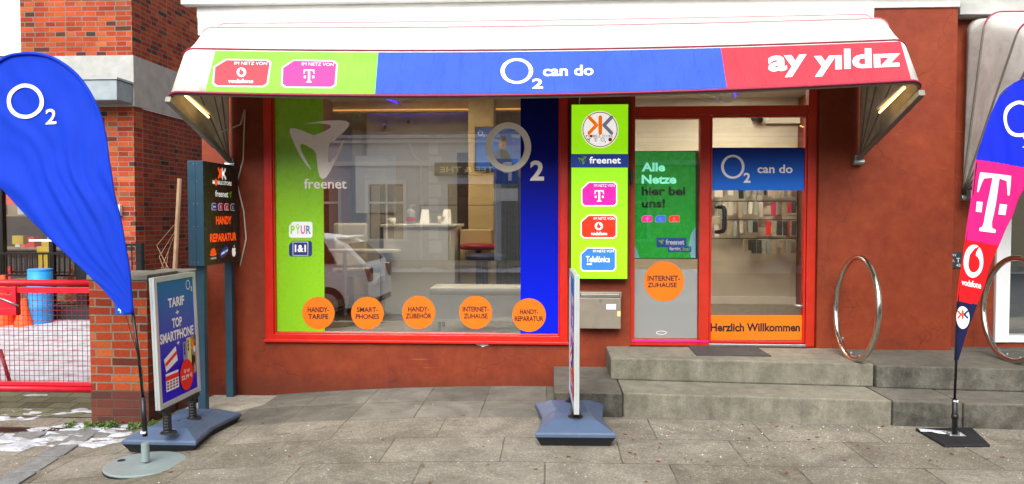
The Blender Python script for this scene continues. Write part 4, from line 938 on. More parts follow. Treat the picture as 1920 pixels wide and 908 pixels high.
A.poly('emblem', [(.83, .855), (.835, .84), (.855, .83), (.85, .848)], 'glow_paper', 1); A.build(sg)

# ------------------------------------------------------------------ pavement signs on moulded bases
def pavement_sign(label, cx, y0, y1, z0, z1, lean, bx, by0, by1, gnd, yaw, art):
    t = thing('pavement_sign', label, 'pavement sign', (bx, (by0 + by1) / 2, gnd), 'poster signs standing on the pavement')
    # bow-tie base
    cy = (by0 + by1) / 2; L = (by1 - by0) / 2; W = .262
    out = []
    def wid(v): return W * (1 - .2 * (1 - abs(v)) ** .8 * 1.0 if abs(v) < 1 else 1)
    NV = 14
    right = [(wid(-1 + 2 * i / NV), -L + 2 * L * i / NV) for i in range(NV + 1)]
    def ringp(k, dz_):
        pts = [(x * k - 0, y * (1 - (1 - k) * W / L)) for x, y in right] + [(-x * k, y * (1 - (1 - k) * W / L)) for x, y in reversed(right)]
        return [(bx + x, cy + y, gnd + dz_) for x, y in pts]
    m = M(); lv = [(.86, .0, 1), (.9, .025, 1), (.985, .062, 1), (1.0, .065, 0), (1.0, .086, 0), (.97, .095, 0), (.55, .150, 0), (.3, .157, 0), (.02, .158, 0)]
    n = len(right) * 2
    for k, z_, mt in lv: m.v += ringp(k, z_)
    for i in range(len(lv) - 1):
        for j in range(n): m.f.append((i * n + j, i * n + (j + 1) % n, (i + 1) * n + (j + 1) % n, (i + 1) * n + j)); m.m.append(lv[i][2])
    m.f += [tuple(range(n))[::-1]]; m.m += [1]
    m.build('base', ['base_blue', 'base_black'], t, bevel=.003)
    m = M()
    for i in range(-3, 4):
        m.box(bx - .1, bx + .1, cy + i * .022 - .003, cy + i * .022 + .003, gnd + .15, gnd + .160)
    m.build('grip_ridges', 'base_blue', t)
    ty = (y0 + y1) / 2; hl = (y1 - y0) / 2
    for s_ in (-1, 1):
        yy = ty + s_ * hl * .62; m = M(); x_ = cx
        for k in range(9): pass
        prof = []
        for k in range(10): prof += [(.029, .008 * 2 * k), (.026, .008 * (2 * k + 1))]
        sc_ = (z0 - gnd - .14) / prof[-1][1]
        m.lathe([(r, z * sc_) for r, z in prof], (x_ - 0, yy, gnd + .14), 14); m.build('spring', 'black_plastic', t, smooth=False)
        B('bracket', 'black_plastic', t, (x_ - .03, x_ + .03, yy - .06, yy + .06, z0 - .03, z0 + .002), bevel=.004)
        m = M(); m.lathe([(.055, 0), (.05, .008), (.03, .009)], (x_, yy, gnd + .152), 18); m.build('socket', 'base_black', t, smooth=False)
    fr = M(); q = .034; d = .017
    for s_ in (1, -1):
        xa, xb = (cx + .001, cx + d) if s_ > 0 else (cx - d, cx - .001)
        for a in ((xa, xb, y0, y0 + q, z0, z1), (xa, xb, y1 - q, y1, z0, z1), (xa, xb, y0 + q, y1 - q, z0, z0 + q), (xa, xb, y0 + q, y1 - q, z1 - q, z1)): fr.box(*a)
    fr.box(cx - .001, cx + .001, y0 + .002, y1 - .002, z0 + .002, z1 - .002)
    fo = fr.build('frame', 'silver_frame', t, bevel=.004)
    def Qp(u, v): return (y0 + q + (y1 - y0 - 2 * q) * u, z1 - q - (z1 - z0 - 2 * q) * v)
    for s_ in ((1,) if art else (1, -1)):
        pass
    B('poster', 'poster_blue', t, (cx + .002, cx + .009, y0 + q - .002, y1 - q + .002, z0 + q - .002, z1 - q + .002), (cx - .009, cx - .002, y0 + q - .002, y1 - q + .002, z0 + q - .002, z1 - q + .002))
    faces = [Art(lambda a, b, h: (cx + .0095 + h, a, b), Qp)]
    faces.append(Art(lambda a, b, h: (cx - .0095 - h, a, b), lambda u, v: Qp(1 - u, v)))
    for A in faces:
        otwo(A, 'lettering', .85, .065, .06, .043, 'lettering_white', 2, .2, two=(.925, .085, .965, .125))
        A.text('lettering', 'TARIF', (.28, .15, .72, .23), 'lettering_white', 2, .035); A.text('lettering', '+', (.47, .265, .56, .30), 'lettering_white', 2, .03)
        A.text('lettering', 'TOP', (.36, .325, .63, .41), 'lettering_white', 2, .035); A.text('lettering', 'SMARTPHONE', (.03, .43, .95, .515), 'lettering_white', 2, .035); A.text('lettering', '+', (.46, .53, .54, .56), 'lettering_white', 2, .03)
        for (x, y, k) in ((.62, .555, 'phone_violet'), (.73, .53, 'phone_yellow')):
            A.rect('picture', x, y, x + .12, .80, k, 2)
            for j in range(3): A.disc('picture', x + .04, y + .03 + .035 * j, .018, 'ink', 3, n=12)
        A.rect('picture', .86, .52, .99, .86, 'skin', 2)
        for i in range(14): A.disc('picture', .87 + random.random() * .11, .54 + random.random() * .3, .02 + random.random() * .02, random.choice(['ink', 'lettering_white', 'logo_orange', 'dark_wood']), 3, n=9)
        A.poly('picture', [(.10, .645), (.42, .565), (.46, .69), (.14, .755)], 'lettering_white', 3); A.poly('picture', [(.12, .68), (.435, .605), (.445, .635), (.13, .71)], 'brand_red', 4)
        A.rect('picture', .12, .77, .46, .92, 'lettering_white', 3); A.rect('picture', .12, .79, .46, .83, 'brand_red', 4)
        for i in range(3):
            for j in range(4): A.rect('picture', .14 + .08 * j, .84 + .025 * i, .195 + .08 * j, .856 + .025 * i, 'logo_grey' if (i + j) % 2 else 'pack_pink', 4)
        A.disc('price_disc', .68, .845, .19, 'brand_red', 5, ry=.135); A.text('price_disc', 'f\u00fcr nur', (.60, .79, .77, .825), 'lettering_white', 6, .01); A.text('price_disc', '22,99 \u20ac', (.53, .84, .83, .885), 'lettering_white', 6, .02)
        A.build(t)
    for o in t.children:
        if not o.name.split('.')[0] in ('base', 'grip_ridges', 'socket'):
            o.rotation_euler = (0, lean, 0)
    t.rotation_euler = (0, 0, yaw)
    return t
pavement_sign('silver framed blue poster sign leaning slightly in front of the brick pier', -2.595, -1.735, -1.165, .205, 1.09, R(-2.0), -2.67, -1.62, -.88, -.125, 0, True)
pavement_sign('silver framed poster sign seen edge on in front of the mailbox', .165, -1.66, -1.02, .2, 1.115, 0, .155, -1.72, -.96, 0.0, R(1.5), True)

# ------------------------------------------------------------------ beach flags
def resamp(pts, n):
    """smooth curve through measured points (Catmull-Rom), n samples by length"""
    P = [Vector((*p, 0)) for p in pts]; P = [P[0] * 2 - P[1]] + P + [P[-1] * 2 - P[-2]]; out = []
    for i in range(1, len(P) - 2):
        for k in range(12):
            t = k / 12; a, b, c, d = P[i - 1], P[i], P[i + 1], P[i + 2]
            out.append(.5 * ((2 * b) + (-a + c) * t + (2 * a - 5 * b + 4 * c - d) * t * t + (-a + 3 * b - 3 * c + d) * t ** 3))
    out.append(P[-2]); L = [0]
    for a, b in zip(out, out[1:]): L.append(L[-1] + (b - a).length)
    res = []; j = 0
    for k in range(n):
        s_ = L[-1] * k / (n - 1)
        while j < len(L) - 2 and L[j + 1] < s_: j += 1
        t = (s_ - L[j]) / max(1e-9, L[j + 1] - L[j]); q = out[j].lerp(out[j + 1], t); res.append((q.x, q.y))
    return res
def flag_cloth(name, root, yp, L, Rr, bandf, mats, disp, n=90, k=26):
    l = resamp(L, n); r = resamp(Rr, n); rows = []
    for i in range(n):
        row = []
        for j in range(k + 1):
            t = j / k; px = l[i][0] * (1 - t) + r[i][0] * t; py = l[i][1] * (1 - t) + r[i][1] * t
            p = onY(px, py, yp); row.append((p.x, yp + disp(p.x, p.z), p.z))
        rows.append(row)
    m = M(); m.grid(rows, mf=(lambda i, j: bandf(i / n, j / k)) if bandf else None)
    return m.build(name, mats, root, smooth=True, solid=.0015)
# big blue flag
YL = -1.86
bl = thing('beach_flag', 'large blue teardrop flag with a white O2 mark on a grey disc foot', 'flag', (-2.64, YL, -.12))
def dl_(x, z):
    u = (x * .80 + z * .35); v = (-x * .4 + z * .9); env = min(1, max(0, (z - .85) * 1.2))
    th_ = math.atan2(z - .80, x + 2.60); rr_ = math.hypot(z - .80, x + 2.60); th_ += .10 * noise.noise(Vector((x * 2.2, z * 2.2, 5)))
    fade = max(.12, 1 - max(0, rr_ - .75) * 1.1)
    return env * (fade * rr_ * (.011 * math.sin(th_ * 31) + .008 * math.sin(th_ * 62 + 1.2 + 2 * noise.noise(Vector((x * 3, z * 3, 9))))) + .006 * noise.noise(Vector((u * 12, v * 5, 1))) + .03 * math.sin(v * 2.2))
edge_r = [(249, 588), (243, 500), (232, 430), (215, 350), (203, 285), (188, 225), (168, 178), (138, 138), (100, 110), (60, 99), (10, 104), (-30, 128)]
edge_l = [(234, 590), (180, 528), (120, 470), (60, 415), (0, 354), (-45, 300), (-75, 250), (-85, 210), (-82, 180), (-70, 155), (-50, 138), (-32, 129)]
flag_cloth('cloth', bl, YL, edge_l, edge_r, None, ['flag_blue'], dl_, n=150, k=110)
er = resamp(edge_r, 60); m = M(); m.tube([onY(x - 1, y, YL - .006) + Vector((0, dl_(onY(x, y, YL).x, onY(x, y, YL).z), 0)) for x, y in er], .011, 8); m.build('sleeve', 'flag_blue', bl, smooth=True)
A = Art(lambda a, b, h: (a, YL + dl_(a, b) - .006 - h, b), lambda px, py: (lambda p: (p.x, p.z))(onY(px, py, YL)), .03)
A.ring('lettering', 43, 189, 35.5, 33, 8, 7, 'lettering_white', 1); A.text('lettering', '2', [(81, 204), (103, 203), (103, 232), (83, 233)], 'lettering_white', 1, .015); A.build(bl)
m = M(); p0 = onY(272, 818, YL); p1 = onY(268, 745, YL); p2 = onY(249, 585, YL)
M().tube([p1, p0 + Vector((0, 0, -.0))], .016, 12).build('clamp', 'black_plastic', bl, smooth=True)
M().tube([p1, p1.lerp(p2, .5) + Vector((.004, 0, 0)), p2], .0095, 10).build('pole', 'pole_black', bl, smooth=True)
pc = onZ(275, 862, -.105)
M().tube([Vector((p0.x, YL, -.09)), Vector((p0.x, YL, .03))], .025, 18).build('socket', 'disc_grey', bl, smooth=False)
q = onY(270, 812, YL); M().tube([q, q + Vector((0, 0, .012))], .021, 14).build('ring', 'lettering_white', bl)
dk = M(); rd = .245; dk.lathe([(rd - .006, .0), (rd, .004), (rd, .012), (rd - .006, .016), (.02, .017)], (p0.x, YL, -.118), 56); dk.build('disc_foot', 'disc_grey', bl)
dk = M(); dk.lathe([(rd - .004, -.008), (rd + .002, -.006), (rd + .002, 0)], (p0.x, YL, -.118), 56); dk.build('rubber_rim', 'base_black', bl)
dk = M(); c_ = onZ(222, 863, -.1); dk.lathe([(.026, 0), (.024, .0012)], (c_.x + .02, c_.y, -.1008), 18); dk.build('grip_hole', 'base_black', bl)
m = M(); m.tube([p1 + Vector((.004, -.012, .03)), p1 + Vector((.015, -.02, .05)), p1 + Vector((.006, -.01, .09)), p1 + Vector((-.004, -.014, .12)), p1 + Vector((.01, -.012, .16)), onY(236, 592, YL) + Vector((0, 0, .0))], .0022, 5); m.build('cord', 'base_black', bl)
# narrow banded flag
YR = -1.36
nf = thing('beach_flag', 'narrow flag in blue, magenta, red and navy bands on a black square foot', 'flag', (2.73, YR, 0))
def dr_(x, z): env = min(1, max(0, (z - .5) * 1.5)); return env * (.008 * math.sin(x * 26 + z * 5) + .005 * math.sin(x * 50 + z * 9) + .02 * math.sin(z * 2.5))
el_ = [(1789, 676), (1792, 620), (1797, 560), (1803, 500), (1809, 440), (1817, 370), (1826, 312), (1838, 262), (1853, 218), (1872, 182), (1896, 158), (1925, 146), (1958, 143)]
er_ = [(1797, 676), (1815, 622), (1838, 560), (1857, 505), (1878, 445), (1903, 388), (1930, 330), (1955, 285), (1978, 245), (1990, 215), (1992, 185), (1984, 160), (1962, 144)]
def bandf(i, j):
    a, b = resL[min(360, int(i * 361))], resR[min(360, int(i * 361))]; py = a[1] * (1 - j) + b[1] * j; px = a[0] * (1 - j) + b[0] * j
    if py < 300 + (px - 1825) * .16: return 0
    if py < 450 + (px - 1807) * .18: return 1
    if py < 566 + (px - 1797) * .18: return 2
    return 3
resL = resamp(el_, 361); resR = resamp(er_, 361)
flag_cloth('cloth', nf, YR, el_, er_, bandf, ['flag_royal', 'flag_magenta', 'flag_red', 'flag_navy'], dr_, n=361, k=40)
A = Art(lambda a, b, h: (a, YR + dr_(a, b) - .005 - h, b), lambda px, py: (lambda p: (p.x, p.z))(onY(px, py, YR)), .04)
A.ring('lettering', 1907, 224, 28, 34, 7, 6.5, 'lettering_white', 1); A.text('lettering', '2', [(1912, 254), (1930, 252), (1930, 276), (1912, 278)], 'lettering_white', 1, .015); A.build(nf)
tf = lambda x, y: (1856 + x * 1.0 + y * -.14, 381 + y + x * .12)
P = [(-.5, -.5), (.5, -.5), (.52, -.16), (.46, -.16), (.36, -.40), (.12, -.43), (.12, .33), (.16, .42), (.28, .45), (.28, .5), (-.28, .5), (-.28, .45), (-.16, .42), (-.12, .33), (-.12, -.43), (-.36, -.40), (-.46, -.16), (-.52, -.16)]
A.poly('lettering', [tf(x * 56, y * 108) for x, y in P], 'lettering_white', 1)
for s_ in (-1, 1): A.poly('lettering', [tf(s_ * a * 56, b * 108) for a, b in ((.26, .0), (.5, .0), (.5, .18), (.26, .18))], 'lettering_white', 1)
A.disc('lettering', 1824, 490, 18, 'lettering_white', 1, ry=31); A.disc('lettering', 1825, 495, 10, 'flag_red', 2, ry=16); A.poly('lettering', [(1815, 493), (1817, 478), (1826, 465), (1834, 462), (1828, 473), (1827, 485), (1834, 492)], 'flag_red', 2)
A.text('lettering', 'vodafone', [(1804, 523), (1839, 529), (1839, 542), (1804, 535)], 'lettering_white', 1, .02)
A.disc('emblem', 1806, 596, 12.5, 'lettering_white', 1, ry=21); kk(A, 'emblem', 1806, 590, 15, 2, 'text_orange', 'brand_navy', 3.4); A.text('emblem', 'MOBILE STORE', [(1797, 600), (1816, 603), (1816, 607), (1797, 604)], 'logo_grey', 2, 0); A.build(nf)
p0 = Vector((2.745, YR, .02)); p1 = onY(1790, 748, YR); p2 = onY(1793, 676, YR); pt = resamp(el_, 20)
M().tube([p0, p1], .017, 12).build('clamp', 'black_plastic', nf, smooth=True)
M().tube([p1, p2] + [onY(x + 2, y, YR + .006) + Vector((0, dr_(onY(x, y, YR).x, onY(x, y, YR).z), 0)) for x, y in pt[1:]], .0085, 8, r1=.005).build('pole', 'pole_black', nf, smooth=True)
q = p0.lerp(p1, .45); M().tube([q, q + Vector((0, 0, .03))], .022, 14).build('collar', 'black_plastic', nf, smooth=True)
q = onY(1791, 752, YR); M().tube([q + Vector((0, 0, -.004)), q + Vector((0, 0, .006))], .02, 12).build('ring', 'lettering_white', nf)
sq = [onZ(px, py, .01) for px, py in ((1716, 805), (1822, 803), (1857, 836), (1771, 837))]
m = M(); m.prism([(p.x, p.y) for p in sq][::-1], .001, .018); m.build('square_foot', 'base_black', nf, bevel=.006)
B('mount_plate', 'galv', nf, (2.69, 2.80, YR - .04, YR + .06, .0185, .024), bevel=.002)
for dx, dy in ((-.04, -.025), (.04, -.025), (.04, .045), (-.04, .045)):
    M().lathe([(.008, 0), (.006, .006)], (2.745 + dx, YR + dy, .024), 8).build('bolt', 'galv', nf)
m = M(); a = onZ(1722, 807, .02); P = []
for i in range(9):
    P.append([(a.x + .03 * i + .01 * j * .5, a.y - .012 * i + .02 * j - .03, .021 + .010 * abs(noise.noise(Vector((i * .7, j * .6, 4))))) for j in range(5)])
m.grid(P); o = m.build('crumpled_mask', 'tissue', None, smooth=True, org=(a.x, a.y, .02), solid=.001); tag(o, 'crumpled pale face mask lying on the square black flag foot', 'litter')

# ------------------------------------------------------------------ pier, garden wall, gate
pr = thing('garden_wall', 'brick pier and low wall with a concrete cap between gate and shop', 'wall', (-3.3, -.4, -.18))
B('wall', 'pier_brick', pr, (-3.715, -3.235, -.735, -.26, -.3, .985), (-3.46, -3.14, -.259, -.004, -.3, .985), bevel=.004)
B('cap', 'cap_concrete', pr, (-3.727, -3.222, -.75, -.262, .986, 1.032), (-3.47, -3.125, -.26, -.004, .986, 1.03), bevel=.008)
t = thing('number_plate', 'small blue enamel house number plate on the brick pier', 'number plate', (-3.5, -.74, .7))
q = [onY(216, 569, -.737), onY(245, 590, -.737)]; B('plate', 'plate_blue', t, (q[0].x, q[1].x, -.743, -.736, q[1].z, q[0].z), bevel=.002)
A = wallart(-.744); A.ring('border', 230.5, 579.5, 13.5, 9.5, .8, .8, 'lettering_white', 1); A.parts = {}; A.text('lettering', '4', (221, 573, 228, 587), 'lettering_white', 1, .02); A.build(t)
gt = thing('yard_gate', 'red tubular steel gate with a wire mesh infill', 'gate', (-4.6, -.45, -.1))
yg = -.45; gx0, gx1 = -7.0, -3.86; zt, zb = .935, .03
M().tube([(gx0, yg, zt), (gx1, yg, zt)], .028, 12).build('top_rail', 'gate_red', gt, smooth=True); B('top_bar', 'gate_red', gt, (gx0, gx1, yg - .015, yg + .015, zt - .085, zt - .035), bevel=.003)
M().tube([(gx0, yg, zb), (gx1, yg, zb)], .028, 12).build('bottom_rail', 'gate_red', gt, smooth=True); B('bottom_bar', 'gate_red', gt, (gx0, gx1, yg - .015, yg + .015, zb + .03, zb + .06), bevel=.003)
m = M(); x = gx1 - .02
while x > gx0: m.tube([(x, yg, zb + .05), (x, yg, zt - .06)], .0024, 5); x -= .043
z = zb + .07
while z < zt - .06: m.tube([(gx0, yg + .004, z), (gx1, yg + .004, z)], .0024, 5); z += .043
m.build('wire_mesh', 'mesh_red', gt)
q0 = onY(0, 560, yg).x; q1 = onY(30, 560, yg).x
B('lock_box', 'gate_red', gt, (q0 - .2, q1 - .02, yg - .03, yg + .03, onY(20, 578, yg).z, onY(20, 552, yg).z), (q1 - .02, q1 + .02, yg - .03, yg + .03, onY(20, 578, yg).z, zt - .03), (q0 - .2, q1 + .02, yg - .03, yg + .03, onY(20, 582, yg).z - .04, onY(20, 582, yg).z + .02), bevel=.004)
m = M(); a = onY(0, 560, yg - .04); m.tube([a + Vector((-.05, 0, .02)), a + Vector((.06, 0, -.02)), a + Vector((.16, 0, -.06))], .009, 8); m.build('latch_lever', 'galv', gt, smooth=True)
m = M(); m.tube([onY(0, 655, yg + .1), onY(20, 722, yg + .1)], .015, 8); m.build('brace', 'mesh_red', gt, smooth=True)
B('gate_post', 'mesh_red', gt, (gx1 - .004, gx1 + .03, yg - .03, yg + .03, -.2, zt), bevel=.003)
# weeds at the foot of the pier
m = M()
for i in range(420):
    px = 130 + 330 * random.random() ** 1.0; 
    x = random.uniform(-3.86, -3.1); y = -.77 - abs(random.gauss(0, .05)); g = gz(x)
    if noise.noise(Vector((x * 6, 0, 0))) < -.15: continue
    a = random.uniform(0, 2 * PI); h_ = random.uniform(.015, .05); l_ = random.uniform(.02, .05); c, s_ = math.cos(a), math.sin(a); wd = .009
    m.add([(x, y, g), (x + c * l_ * .5 - s_ * wd, y + s_ * l_ * .5 + c * wd, g + h_), (x + c * l_, y + s_ * l_, g + h_ * .8), (x + c * l_ * .5 + s_ * wd, y + s_ * l_ * .5 - c * wd, g + h_)], [(0, 1, 2, 3)])
tag(m.build('weeds', 'leaf_green'), 'low green weeds along the foot of the brick pier', kind='stuff')
# wooden stake with dry twigs
t = thing('wooden_stake', 'weathered wooden stake standing behind the garden wall', 'stake', (-3.4, .4, 0))
a, b = onY(337, 335, .45), onY(328, 512, .45); d = (a - b); m = M(); q = b - d * .7
m.tube([q, b, a], .026, 7, r1=.022); m.build('post', 'stake_wood', t)
for i in range(4):
    m = M(); s0 = q + d * (.3 + .12 * i); m.tube([s0 + Vector((-.05, .05, 0)), s0 + Vector((-.1 - .03 * i, .03, .3)), s0 + Vector((-.06 + .04 * i, .06, .6))], .005, 5, r1=.002); m.build('twig', 'stake_wood', t)
# fallen leaves and grit
m = M()
for i in range(110):
    px, py = random.uniform(60, 1920), random.uniform(742, 908)
    if random.random() < .45: px = random.uniform(1150, 1920); py = random.uniform(790, 870)
    p = onZ(px, py, 0)
    if p.y > -1.0 - .05 * max(0, p.x) and p.x > 0: continue
    if p.x < -2.4: continue
    s_ = random.uniform(.006, .02); a = random.uniform(0, 2 * PI); g = gz(p.x) + .003; c, sn = math.cos(a), math.sin(a)
    V = [(-1, 0, .2), (-.3, .4, .1), (.5, .35, .35), (1.1, 0, .1), (.4, -.4, .3), (-.4, -.3, .05)]
    m.add([(p.x + (c * x - sn * y) * s_, p.y + (sn * x + c * y) * s_, g + z * s_) for x, y, z in V], [tuple(range(6))])
tag(m.build('fallen_leaves', 'leaf_brown'), 'scattered brown leaf scraps on the pavement', kind='stuff')
m = M()
for i in range(240):
    px, py = random.uniform(0, 1920), random.uniform(742, 908)
    if random.random() < .5: px = random.uniform(1200, 1920); py = 800 + 60 * random.random() ** 2
    p = onZ(px, py, 0)
    if p.y > -1.0 - .05 * max(0, p.x) and p.x > 0: continue
    s_ = random.choice((.002, .003, .004, .0055)) * random.uniform(.8, 1.3); g = gz(p.x) + .002
    m.add([(p.x - s_, p.y, g), (p.x, p.y - s_, g), (p.x + s_, p.y, g), (p.x, p.y + s_, g), (p.x, p.y, g + s_)], [(0, 1, 4), (1, 2, 4), (2, 3, 4), (3, 0, 4)])
tag(m.build('gravel', 'pebble_white'), 'pale grit scattered over the pavement', kind='stuff')

# ------------------------------------------------------------------ brick house across the yard
bh = thing('brick_house', 'orange brick house with concrete band and a shop window across the yard', 'house', (-5.72, 3.4, 0))
hx1 = -5.72
m = cells([-13, -7.30, -7.28, -6.13, -6.02, hx1], [-.3, .25, 2.85, 3.01, 3.75, 7.5], {(0, 1), (1, 1), (2, 1)}, 3.4, 3.64)
# upper window opening is cut separately
m = cells([-13, -8.4, -7.30, -6.13, hx1], [-.3, .2, 2.86, 3.02, 3.70, 3.74, 5.4, 8], {(0, 1), (1, 1), (2, 1), (1, 5)}, 3.4, 3.64)
m.build('wall', 'orange_brick', bh)
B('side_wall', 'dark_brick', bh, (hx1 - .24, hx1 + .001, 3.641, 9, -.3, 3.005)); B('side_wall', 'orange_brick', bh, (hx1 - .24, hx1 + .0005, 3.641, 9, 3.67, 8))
B('concrete_band', 'concrete_band', bh, (-13, hx1 + .03, 3.37, 3.399, 3.33, 3.70), (hx1 + .002, hx1 + .03, 3.399, 9, 3.006, 3.70), (-13, hx1 + .03, 3.372, 3.399, 3.006, 3.329), bevel=.006)
B('roof', 'slate', bh, (-13.3, hx1 + .3, 3.1, 9, 8.002, 8.2))
cp = B('canopy_box', 'zinc', bh, (-8.6, hx1 + .015, 3.0, 3.368, 3.03, 3.30), bevel=.01); B('edge_strip', 'galv', cp, (-8.62, hx1 + .03, 2.98, 3.368, 3.302, 3.33))
wf = M()
for a in ((-8.4, -8.32, 3.43, 3.5, 3.74, 5.4), (-7.42, -7.30, 3.40, 3.5, 3.74, 5.4), (-8.32, -7.42, 3.42, 3.5, 3.74, 3.84), (-8.32, -7.42, 3.42, 3.5, 5.3, 5.4)): wf.box(*a)
w1 = wf.build('window', 'white_upvc', bh, bevel=.006); B('sill', 'white_paint', w1, (-8.5, -7.24, 3.33, 3.41, 3.70, 3.745), bevel=.004); B('pane', 'window_glass', w1, (-8.32, -7.42, 3.45, 3.458, 3.84, 5.3))
cu = M(); P = [[(-8.38 + .012 * i, 3.56 + .02 * math.sin(i * 1.1), z) for z in (3.76, 5.35)] for i in range(84)]; cu.grid(P); cu.build('curtain', 'curtain_grey', w1, smooth=True)
wf = M()
for a in ((-13, -6.13, 3.45, 3.52, .2, .28), (-13, -6.13, 3.45, 3.52, 2.78, 2.86), (-6.21, -6.13, 3.45, 3.52, .28, 2.78), (-7.76, -7.66, 3.44, 3.52, .28, 2.78), (-7.0, -6.94, 3.45, 3.52, .28, 1.5)): wf.box(*a)
w2_ = wf.build('shop_window', 'black_metal', bh); B('pane', 'door_glass', w2_, (-13, -6.21, 3.48, 3.488, .28, 2.78))
B('room_shell', 'dark_wood', bh, (-13, -5.97, 6.0, 6.1, 0, 3.0), (-13, -5.97, 3.65, 6, .05, .15), (-13, -5.97, 3.65, 6, 2.95, 3.0))
B('menu_board', 'barrier_orange', bh, (-9.5, -6.4, 5.9, 5.98, 1.7, 2.85))  # orange panel added so the room behind the glass looks warmly lit
B('room_lamp', 'bakery_light', bh, (-9.4, -6.6, 4.8, 5.0, 2.9, 2.94))
sh = thing('display_shelf', 'warm lit shop shelves with boxes behind the brick house window', 'shelf', (-7.5, 4.4, .2))
for z in (.5, 1.0, 1.5, 1.95): B('board', 'stake_wood', sh, (-8.8, -6.6, 4.3, 4.6, z, z + .03))
for i in range(34):
    x = -8.75 + 2.1 * random.random(); z = random.choice((.53, 1.03, 1.53, 1.98)); w_ = random.uniform(.05, .18); h_ = random.uniform(.06, .22)
    mm = M(); mm.box(x, x + w_, 4.32 + random.random() * .1, 4.5, z, z + h_); mm.build('goods', random.choice(['barrier_orange', 'crate_yellow', 'brand_red', 'stake_wood', 'pack_white', 'dark_wood', 'leaf_brown']), sh)
for px0, px1, p0_, p1_, mt, lb in ((73, 98, 462, 512, 'crate_yellow', 'yellow panel'), (27, 48, 442, 458, 'crate_yellow', 'yellow box')):
    a = onY(px0, p0_, 3.9); b = onY(px1, p1_, 3.9); B('yellow_panel', mt, sh, (a.x, b.x, 3.85, 3.95, b.z, a.z), bevel=.005)
a = onY(56, 449, 3.44); b = onY(110, 453, 3.44); B('handrail', 'white_paint', bh, (a.x, b.x, 3.42, 3.446, b.z, a.z))
a = onY(10, 378, 3.43); b = onY(46, 384, 3.43); A = wallart(3.43); A.text('window_lettering', 'BURGER UND', (5, 375, 45, 382), 'soft_pink', 1, 0); A.text('window_lettering', 'ESPRESSO', (5, 386, 42, 393), 'soft_pink', 1, 0); A.parts = {}
t = thing('wall_box', 'small white box fixed to the brick house wall', 'box', (-5.9, 3.36, 1.8)); q = [onY(212, 384, 3.36), onY(227, 405, 3.36)]
B('box', 'white_upvc', t, (q[0].x, q[1].x, 3.33, 3.398, q[1].z, q[0].z), bevel=.006)
# yard railing
rl = thing('yard_railing', 'black metal railing in front of the brick house', 'railing', (-8, 3.2, .08))
def railrun(xa, xb, y, z0, z1):
    m = M(); x = xa
    while x < xb: m.box(x, x + .012, y - .006, y + .006, z0, z1); x += .075
    m.box(xa, xb, y - .015, y + .015, z1 - .01, z1 + .02); m.box(xa, xb, y - .015, y + .015, z0, z0 + .03); return m
a = onY(0, 476, 3.2); b = onY(152, 516, 3.2); railrun(a.x - 3, b.x, 3.2, b.z - .02, a.z).build('bars', 'black_metal', rl)
B('post', 'black_metal', rl, (b.x - .05, b.x + .1, 3.16, 3.24, .0, a.z + .02))
a = onY(226, 460, 3.25); b = onY(258, 515, 3.25); railrun(a.x, b.x, 3.25, b.z - .5, a.z).build('bars', 'black_metal', rl); B('post', 'black_metal', rl, (b.x, b.x + .08, 3.21, 3.29, 0, a.z + .03))
B('kerb_beam', 'base_black', rl, (-12, onY(200, 520, 3.2).x, 3.1, 3.3, .02, .28))
# barrel and barriers
a = onY(55, 506, 2.95); b = onY(97, 592, 2.95); xc = (a.x + b.x) / 2; rr = (b.x - a.x) / 2
t = thing('blue_barrel', 'bright blue plastic barrel standing in the snowy yard', 'barrel', (xc, 2.95, yz(0, 2.95)))
m = M(); hb = a.z - yz(0, 2.95); m.lathe([(rr * .9, 0), (rr, .03), (rr, hb * .3), (rr * 1.05, hb * .32), (rr * 1.05, hb * .36), (rr, hb * .38), (rr, hb * .65), (rr * 1.05, hb * .67), (rr * 1.05, hb * .71), (rr, hb * .73), (rr * .97, hb), (rr * .85, hb)], (xc, 2.95, yz(0, 2.95)), 28)
m.build('drum', 'drum_blue', t, smooth=True)
M().lathe([(rr * .99, 0), (rr * .99, .02), (rr * .9, .025)], (xc, 2.95, a.z - .01), 28).build('lid', 'drum_blue', t)
for i, (pxc, pyt, pyb, lb) in enumerate(((8, 516, 600, 'orange and white traffic cone in the yard beside the gate latch'), (46, 560, 602, 'short orange traffic cone nearer the blue barrel'))):
    p = onY(pxc, pyb, 2.8); zt_ = onY(pxc, pyt, 2.8).z; g = yz(0, 2.8); t = thing('traffic_cone', lb, 'cone', (p.x, 2.8, g)); H = zt_ - g
    mm = M(); mm.lathe([(.13, 0.02), (.1, H * .3)], (p.x, 2.8, g), 20); mm.lathe([(.075, H * .52), (.03, H)], (p.x, 2.8, g), 20); mm.build('cone', 'barrier_orange', t, smooth=False)
    mm = M(); mm.lathe([(.1, H * .3), (.075, H * .52)], (p.x, 2.8, g), 20); mm.build('band', 'lettering_white' if i == 0 else 'barrier_orange', t); B('foot', 'barrier_orange', t, (p.x - .17, p.x + .17, 2.63, 2.97, g, g + .025), bevel=.004)
a = onY(0, 585, 2.9); m = M(); m.box(a.x - .4, a.x + .38, 2.88, 2.93, yz(0, 2.9) + .04, yz(0, 2.9) + .2); o = m.build('barrier_board', 'barrier_orange', None, bevel=.004, org=(a.x, 2.9, 0)); tag(o, 'low orange barrier board lying in the yard snow', 'barrier')

